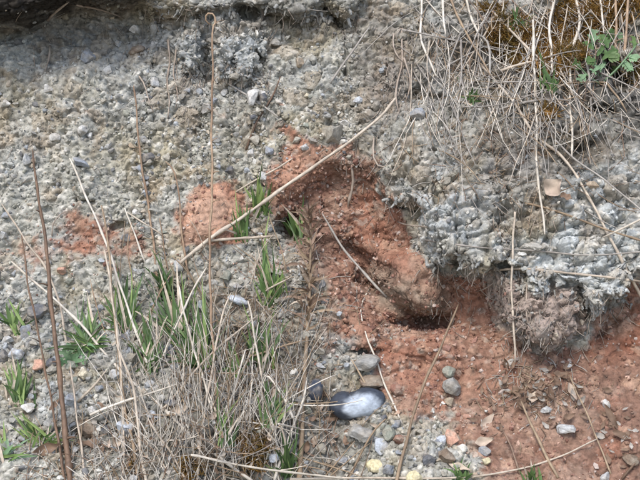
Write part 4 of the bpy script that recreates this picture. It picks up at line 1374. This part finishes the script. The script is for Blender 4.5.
TUFTS = [
    ("large dark green grass tuft in the middle of the dry tangle", (203, 366), ['dgreen', 'green'],
     [(163, 330, 9), (172, 350, 9), (178, 318, 7), (190, 322, 8), (197, 296, 7), (205, 288, 8), (209, 312, 6), (183, 362, 8), (222, 345, 7), (196, 340, 8), (168, 362, 7), (215, 330, 5)]),
    ("bright green broad bladed tuft right of the tall looped stalk", (271, 308), ['green', 'lgreen'],
     [(261, 236, 9), (266, 244, 10), (275, 262, 7), (283, 270, 8), (288, 286, 8), (255, 270, 5), (268, 262, 6)]),
    ("small green blades under the diagonal straw", (259, 216), ['green', 'lgreen'],
     [(258, 178, 8), (263, 186, 6), (252, 194, 5), (267, 196, 4)]),
    ("pair of green blades right of the orange earth lump", (243, 240), ['green'],
     [(239, 203, 6), (244, 208, 6), (236, 218, 4)]),
    ("dark green blades in the dark hollow behind the seed head", (297, 240), ['dgreen', 'green'],
     [(287, 210, 8), (293, 216, 7), (306, 212, 6), (302, 225, 5)]),
    ("green tuft above the low leafy patch at left", (126, 330), ['dgreen', 'green'],
     [(117, 278, 7), (128, 272, 8), (137, 282, 8), (133, 290, 7), (110, 296, 5), (104, 305, 5), (140, 305, 6), (121, 295, 6), (100, 318, 5)]),
    ("low spreading leafy green patch beside the thick brown stalk", (88, 348), ['green', 'sage', 'dgreen'],
     [(62, 330, 7), (66, 342, 8), (72, 325, 6), (83, 318, 6), (97, 322, 6), (108, 335, 7), (112, 346, 6), (78, 352, 8), (96, 352, 8), (60, 350, 6), (90, 306, 5), (104, 326, 5)]),
    ("yellow green blades at the left edge", (15, 335), ['lgreen', 'green'],
     [(6, 302, 7), (10, 308, 6), (18, 312, 5), (20, 322, 4)]),
    ("thin green blades on gravel below the left edge blades", (20, 402), ['green', 'lgreen'],
     [(11, 366, 5), (17, 358, 6), (27, 372, 6), (29, 384, 5), (6, 384, 5), (23, 366, 4)]),
    ("green grass tuft at the bottom left of the thick stalk", (42, 446), ['green', 'lgreen'],
     [(22, 412, 8), (28, 420, 8), (35, 424, 7), (52, 424, 6), (57, 434, 5), (64, 440, 6), (18, 428, 5)]),
    ("pale green leaves in the bottom left corner", (4, 458), ['sage', 'lgreen'],
     [(-4, 430, 8), (8, 438, 8), (14, 444, 6), (18, 456, 5)]),
    ("dark green blades at the foot of the seed head stem", (288, 478), ['dgreen'],
     [(280, 430, 7), (286, 440, 7), (296, 446, 6), (274, 448, 6), (302, 455, 4)]),
    ("small green blades between the big tuft and the seed head", (234, 376), ['dgreen', 'green'],
     [(230, 346, 7), (236, 342, 6), (242, 356, 5), (226, 358, 4)]),
    ("little green sprout at the bottom of the red slope", (531, 484), ['green'],
     [(527, 470, 5), (531, 466, 6), (536, 472, 5)]),
    ("green sprout in gravel at the bottom centre", (462, 482), ['green', 'dgreen'],
     [(452, 470, 5), (458, 466, 5), (466, 470, 5), (472, 474, 4)]),
    ("dark green blades under the moss at top right", (552, 94), ['dgreen', 'green'],
     [(537, 62, 9), (543, 66, 8), (552, 72, 7), (560, 78, 5)]),
    ("thin green blades among straws left of the moss", (517, 36), ['green'],
     [(512, 8, 5), (518, 4, 5), (523, 14, 4), (508, 18, 4)]),
    ("tiny green sprout on the overhang left of the moss", (474, 102), ['green'],
     [(469, 90, 4), (473, 86, 5), (478, 92, 4)]),
    ("dark green blades left of the big tuft", (165, 300), ['dgreen'],
     [(158, 268, 6), (163, 272, 6), (170, 280, 5), (155, 280, 4)]),
    ("long green blades left of the looped stalk's middle", (180, 345), ['green', 'dgreen'],
     [(150, 290, 5), (160, 278, 5), (172, 282, 6), (186, 276, 5), (145, 312, 5), (192, 300, 4)]),
    ("dark green blades between the bundle and the big tuft", (150, 372), ['dgreen', 'green'],
     [(134, 322, 5), (142, 312, 6), (152, 318, 5), (160, 328, 5), (128, 340, 4), (166, 345, 4)]),
    ("thin green blades right below the bright green tuft", (262, 372), ['dgreen', 'green'],
     [(252, 322, 5), (258, 312, 5), (266, 318, 6), (274, 326, 5), (280, 340, 4)]),
    ("dark green blades low in the tangle right of the white chip", (272, 428), ['dgreen'],
     [(262, 384, 5), (268, 376, 5), (277, 386, 5), (284, 396, 4)]),
    ("green blades behind the bottom straw tangle", (225, 452), ['dgreen', 'green'],
     [(216, 410, 5), (224, 404, 6), (234, 415, 5), (240, 424, 5)]),
]
for lab, (bu, bv), mts, bl in TUFTS:
    og = at(bu, bv, -1)
    root = link("grass_tuft", None, None, og)
    tag(root, lab, "grass tuft", "green grass tufts on the bank")
    for (u_, v_, w_) in bl:
        base = at(bu + random.uniform(-4, 4), bv + random.uniform(-2, 2), -1)
        L = math.hypot(u_ - bu, v_ - bv)
        C = blade3(base, u_, v_, random.uniform(8, 10 + 0.35 * L), random.uniform(0.05, 0.3))
        link("blade", blade_mesh("blade", C, w_ * 0.68, MF[random.choice(mts)], og, twist=random.uniform(-0.9, 0.9)), root)
        for q_ in range(4):                                     # thinner neighbours of each broad blade
            base = at(bu + random.gauss(0, 6), bv + random.gauss(0, 3), -1)
            f_ = random.uniform(0.5, 1.45)
            C = blade3(base, bu + (u_ - bu) * f_ + random.gauss(0, 9), bv + (v_ - bv) * f_ + random.gauss(0, 5), random.uniform(5, 8 + 0.4 * L), random.uniform(0.05, 0.5))
            link("blade", blade_mesh("blade", C, random.uniform(1.4, 3.2), MF[random.choice(mts + ['green', 'dgreen', 'straw', 'lgreen'])], og, twist=random.uniform(-1.5, 1.5)), root)


# sage green leafy plant
def lobed(name, base, tip, wpx, mat, origin, lobes=3):
    d_ = tip - base
    L = np.linalg.norm(d_)
    T = d_ / L
    side = np.cross(T, np.array([0, -0.9, 0.4]))
    side /= np.linalg.norm(side)
    n_ = np.cross(side, T)
    V, F_ = [], []

    def strip(p0, p1, w_, lift):
        C = bez(p0, 0.5 * (p0 + p1) + n_ * lift, p1, 5)
        T_ = (p1 - p0) / (np.linalg.norm(p1 - p0) + 1e-9)
        s_ = np.cross(T_, n_)
        for j in range(5):
            ww = w_ * (0.45, 1.0, 1.1, 0.8, 0.12)[j] / 2
            V.extend([C[j] - s_ * ww + n_ * ww * 0.3, C[j], C[j] + s_ * ww + n_ * ww * 0.3])
        o_ = len(V) - 15
        for j in range(4):
            for q in (0, 1):
                F_.append([o_ + j * 3 + q, o_ + j * 3 + q + 1, o_ + j * 3 + q + 4, o_ + j * 3 + q + 3])
    strip(base, tip, wpx * PX * 0.45, L * 0.12)
    for k_ in range(lobes):
        f_ = 0.3 + 0.5 * k_ / max(1, lobes - 1)
        p0 = base + d_ * f_
        for sgn in (-1, 1):
            p1 = p0 + (side * sgn * 0.8 + T * 0.7) * wpx * PX * (0.75 - 0.15 * k_)
            strip(p0, p1, wpx * PX * 0.36, L * 0.05)
    return np_mesh(name, np.array(V) - origin, np.array(F_), [mat])


og = at(600, 84, -1)
plant = link("leafy_plant", None, None, og)
tag(plant, "sage green plant with small lobed leaves at the top right", "plant")
stems = [[(600, 84), (602, 65), (608, 48), (612, 38)], [(600, 84), (596, 66), (594, 50), (592, 40)], [(600, 84), (616, 70), (628, 56), (636, 46)],
         [(600, 84), (588, 76), (578, 64)]]
for p_ in stems:
    C, dd = path3(p_, 0, 18, n=9, wob=0.4)
    link("stem", tube_mesh("stem", C, np.linspace(1.2, 0.8, 9) * PX, MF['sage'], 4, og), plant)
for (bu, bv, tu, tv, w_) in [(608, 48, 600, 32, 15), (610, 42, 614, 28, 16), (611, 40, 626, 36, 15), (605, 56, 622, 58, 15), (594, 52, 582, 40, 14), (593, 44, 594, 28, 15),
                             (596, 60, 584, 62, 13), (628, 56, 640, 60, 14), (632, 50, 644, 42, 14), (624, 60, 632, 74, 13), (600, 70, 606, 60, 11), (601, 66, 590, 74, 12),
                             (582, 70, 572, 60, 12), (586, 74, 578, 82, 11), (618, 66, 612, 72, 10), (602, 60, 618, 46, 14), (597, 56, 605, 44, 13), (634, 48, 632, 34, 12)]:
    b_ = at(bu, bv, 9)
    t_ = at(tu, tv, random.uniform(12, 24))
    link("leaf", lobed("leaf", b_, b_ + (t_ - b_) * 0.85, w_ * 0.74, MF[random.choice(['sage', 'sage', 'green'])], og, random.choice([2, 3])), plant)
# smaller lobed leaved plant by the leafy patch
og = at(72, 362, -1)
plant = link("leafy_plant", None, None, og)
tag(plant, "small rosette of sage green leaves beside the salmon pink pebble", "plant")
for (tu, tv, w_) in [(62, 350, 10), (72, 344, 11), (82, 350, 10), (86, 360, 9), (60, 362, 9), (77, 354, 9)]:
    link("leaf", lobed("leaf", at(72, 362, 1), at(tu, tv, random.uniform(6, 12)), w_, MF['sage'], og, 2), plant)

# the dead seed head
root_p = at(297, 500, -1)
shead = link("dead_seed_head", None, None, root_p)
tag(shead, "brown dead seed head on a stiff stem in front of the hollow", "dead plant")
C, dd = path3([(296, 505), (300, 470), (303, 400), (307, 340), (309, 300), (310, 262), (311, 228), (310, 208)], 0, 38, n=40, wob=0.5)
link("stem", tube_mesh("stem", C, np.linspace(3.2, 1.1, 40) * dd / FPX, MF['tan'], 7, root_p), shead)
for k_ in range(110):
    f_ = random.uniform(0.6, 1.0)
    j = min(38, int(f_ * 39))
    b_ = C[j]
    ang = random.uniform(0, 2 * math.pi)
    L = random.uniform(10, 27) * PX * (1.2 - 1.3 * max(0, f_ - 0.72))
    dirv = np.array([math.cos(ang) * random.uniform(0.4, 1.1), math.sin(ang) * 0.6, random.uniform(-0.25, 1.2)])
    dirv /= np.linalg.norm(dirv)
    tip = b_ + dirv * L
    mid = 0.5 * (b_ + tip) + np.array([random.gauss(0, 1), random.gauss(0, 1), random.gauss(0, 1)]) * L * 0.22
    link("bract", blade_mesh("bract", bez(b_, mid, tip, 6), random.uniform(1.2, 3.6), MF[random.choice(['leaf', 'tan', 'leaf', 'brown', 'pleaf', 'tan'])], root_p, 0.5,
                             twist=random.uniform(-2.5, 2.5)), shead)


# dead leaves
def dead_leaf(u_, v_, L, w_, ang, mat, lab, group=None, off=3.0, curl=0.5):
    n = 9
    tt = np.linspace(-0.5, 0.5, n)
    a_ = math.radians(ang)
    c0 = at(u_, v_, off)
    n_ = nrm(u_, v_)
    n_ = n_ / np.linalg.norm(n_) * 0.5 + np.array([0, -0.75, 0.35]) * 0.5
    n_ /= np.linalg.norm(n_)
    T = RGT * math.cos(a_) + UPV * math.sin(a_)
    T = T - n_ * (T @ n_)
    T /= np.linalg.norm(T)
    S = np.cross(n_, T)
    C = c0 + np.outer(tt, T) * L * PX + np.outer(tt ** 2 * 4, n_) * curl * L * PX * 0.22
    ph = random.uniform(0, 6)
    prof_w = np.array([0.05, 0.55, 0.85, 1.0, 0.98, 0.85, 0.6, 0.32, 0.02]) * w_ * PX / 2
    V = []
    for j in range(n):
        wv_ = 0.18 * w_ * PX * math.sin(j * 1.3 + ph)
        for q in (-1, -0.5, 0, 0.5, 1):
            V.append(C[j] + S * prof_w[j] * q + n_ * (abs(q) ** 1.6 * prof_w[j] * 0.55 * (1 if curl > 0 else -0.5) + wv_ * q))
    F_ = [[j * 5 + q, j * 5 + q + 1, j * 5 + q + 6, j * 5 + q + 5] for j in range(n - 1) for q in range(4)]
    me = np_mesh("dead_leaf", np.array(V) - c0, np.array(F_), [MF[mat]])
    o_ = link("dead_leaf", me, None, c0)
    tag(o_, lab, "dead leaf", group)


DL = [(554, 187, 20, 19, 40, 'pleaf', "big pinkish tan dead leaf on the right overhang", 4), (566, 198, 12, 9, -40, 'leaf', "small brown dead leaf below the big pinkish one", 3),
      (487, 422, 22, 8, 52, 'pleaf', "curled pale dead leaf left of the leaf heap on red soil", 3), (572, 392, 18, 7, -75, 'pleaf', "long pale dead leaf standing at the right of the leaf heap", 4),
      (612, 418, 28, 6, -62, 'leaf', "long brown torn leaf strip on the right red slope", 4), (622, 436, 18, 7, -35, 'leaf', "crumpled brown leaf at the foot of the torn leaf strip", 3),
      (533, 398, 14, 9, 70, 'pleaf', "yellowish leaf in the middle of the leaf heap", 4), (516, 392, 14, 7, -60, 'leaf', "dark red-brown leaf left of the yellowish leaf", 3),
      (484, 442, 18, 9, 15, 'pleaf', "pale yellow leaf flat at the bottom centre", 3), (460, 468, 22, 7, -35, 'pleaf', "pale folded leaf near the upright salmon stone", 3),
      (180, 410, 18, 9, 25, 'pleaf', "pale leaf caught in the bottom straw tangle", 12), (560, 375, 16, 7, 15, 'leaf', "brown leaf lying at the top of the leaf heap", 3),
      (55, 405, 14, 5, 60, 'leaf', "curled reddish leaf clinging to the thick brown stalk", 16), (92, 446, 26, 10, 28, 'leaf', "long brown leaf beside the brown clod at lower left", 5),
      (48, 448, 30, 10, 24, 'leaf', "long flat dead leaf in front of the thick stalk's foot", 6)]
for (u_, v_, L, w_, an, mt_, lab, off) in DL:
    dead_leaf(u_, v_, L, w_, an, mt_, lab, 'single dead leaves', off, random.choice([0.4, 0.8]))
def scraps(n, pos, Ls, mats, group, offs):
    for _ in range(n):
        u_, v_ = pos()
        L, mt_, an = random.uniform(*Ls), random.choice(mats), random.uniform(0, 180)
        w_ = L * random.uniform(0.25, 0.6)
        cu = random.choice([-0.6, 0.6, 1.2, 1.8])
        lean = 'flat' if an < 25 or an > 155 else ('upright' if 65 < an < 115 else ('tilted right' if an < 90 else 'tilted left'))
        kind = ('narrow ' if w_ < 0.4 * L else 'broad ') + ('curled ' if cu > 1 else '')
        lab = unique("%s %s%s leaf scrap %s" % (size_word(L, Ls[0] + (Ls[1] - Ls[0]) * 0.4, Ls[0] + (Ls[1] - Ls[0]) * 0.7), kind, TONE[mt_], lean), u_, v_)
        dead_leaf(u_, v_, L, w_, an, mt_, lab, group, random.uniform(*offs), cu)


scraps(80, lambda: (random.gauss(533, 24), random.gauss(391, 16)), (5, 13), ['leaf', 'brown', 'leaf', 'grey', 'twig'], "dead leaf scraps in the heap on red soil", (1, 5))
scraps(26, lambda: (random.gauss(618, 10), random.gauss(427, 18)), (5, 11), ['leaf', 'grey', 'leaf'], "leaf scraps on the right red slope", (1, 4))
scraps(34, lambda: (random.gauss(330, 16), random.gauss(440, 28)), (5, 13), ['leaf', 'leaf', 'pleaf', 'brown'], "dead leaf scraps left of the cobble", (1, 5))
scraps(36, lambda: (random.uniform(90, 290), random.uniform(395, 478)), (5, 13), ['leaf', 'pleaf', 'grey'], "dead leaf scraps in the bottom tangle", (3, 14))

# moss: short fuzzy tufts
sp = []
mi_ = np.nonzero(dense & (m['moss'] > 0.42) & (uP > -20) & (uP < 660) & (vP > -20) & (vP < 500))[0]
if len(mi_):
    for i_ in rng.choice(mi_, size=min(6500, len(mi_)), replace=False):
        p0 = P[i_] - Tn[i_] * PX
        p2 = p0 + (Tn[i_] + rng.normal(size=3) * 0.7) * random.uniform(3, 8) * PX
        sp.append((np.array([p0, 0.5 * (p0 + p2) + rng.normal(size=3) * PX * 0.4, p2]), np.array([0.7, 0.55, 0.2]) * PX, 0 if random.random() < 0.8 else 1))
    fibres("moss", sp, [MF['moss'], MF['tan']], "rusty orange brown moss cushions on the ledge and hummock", "moss")
print("verts", len(P), "objects", len(SC.objects))
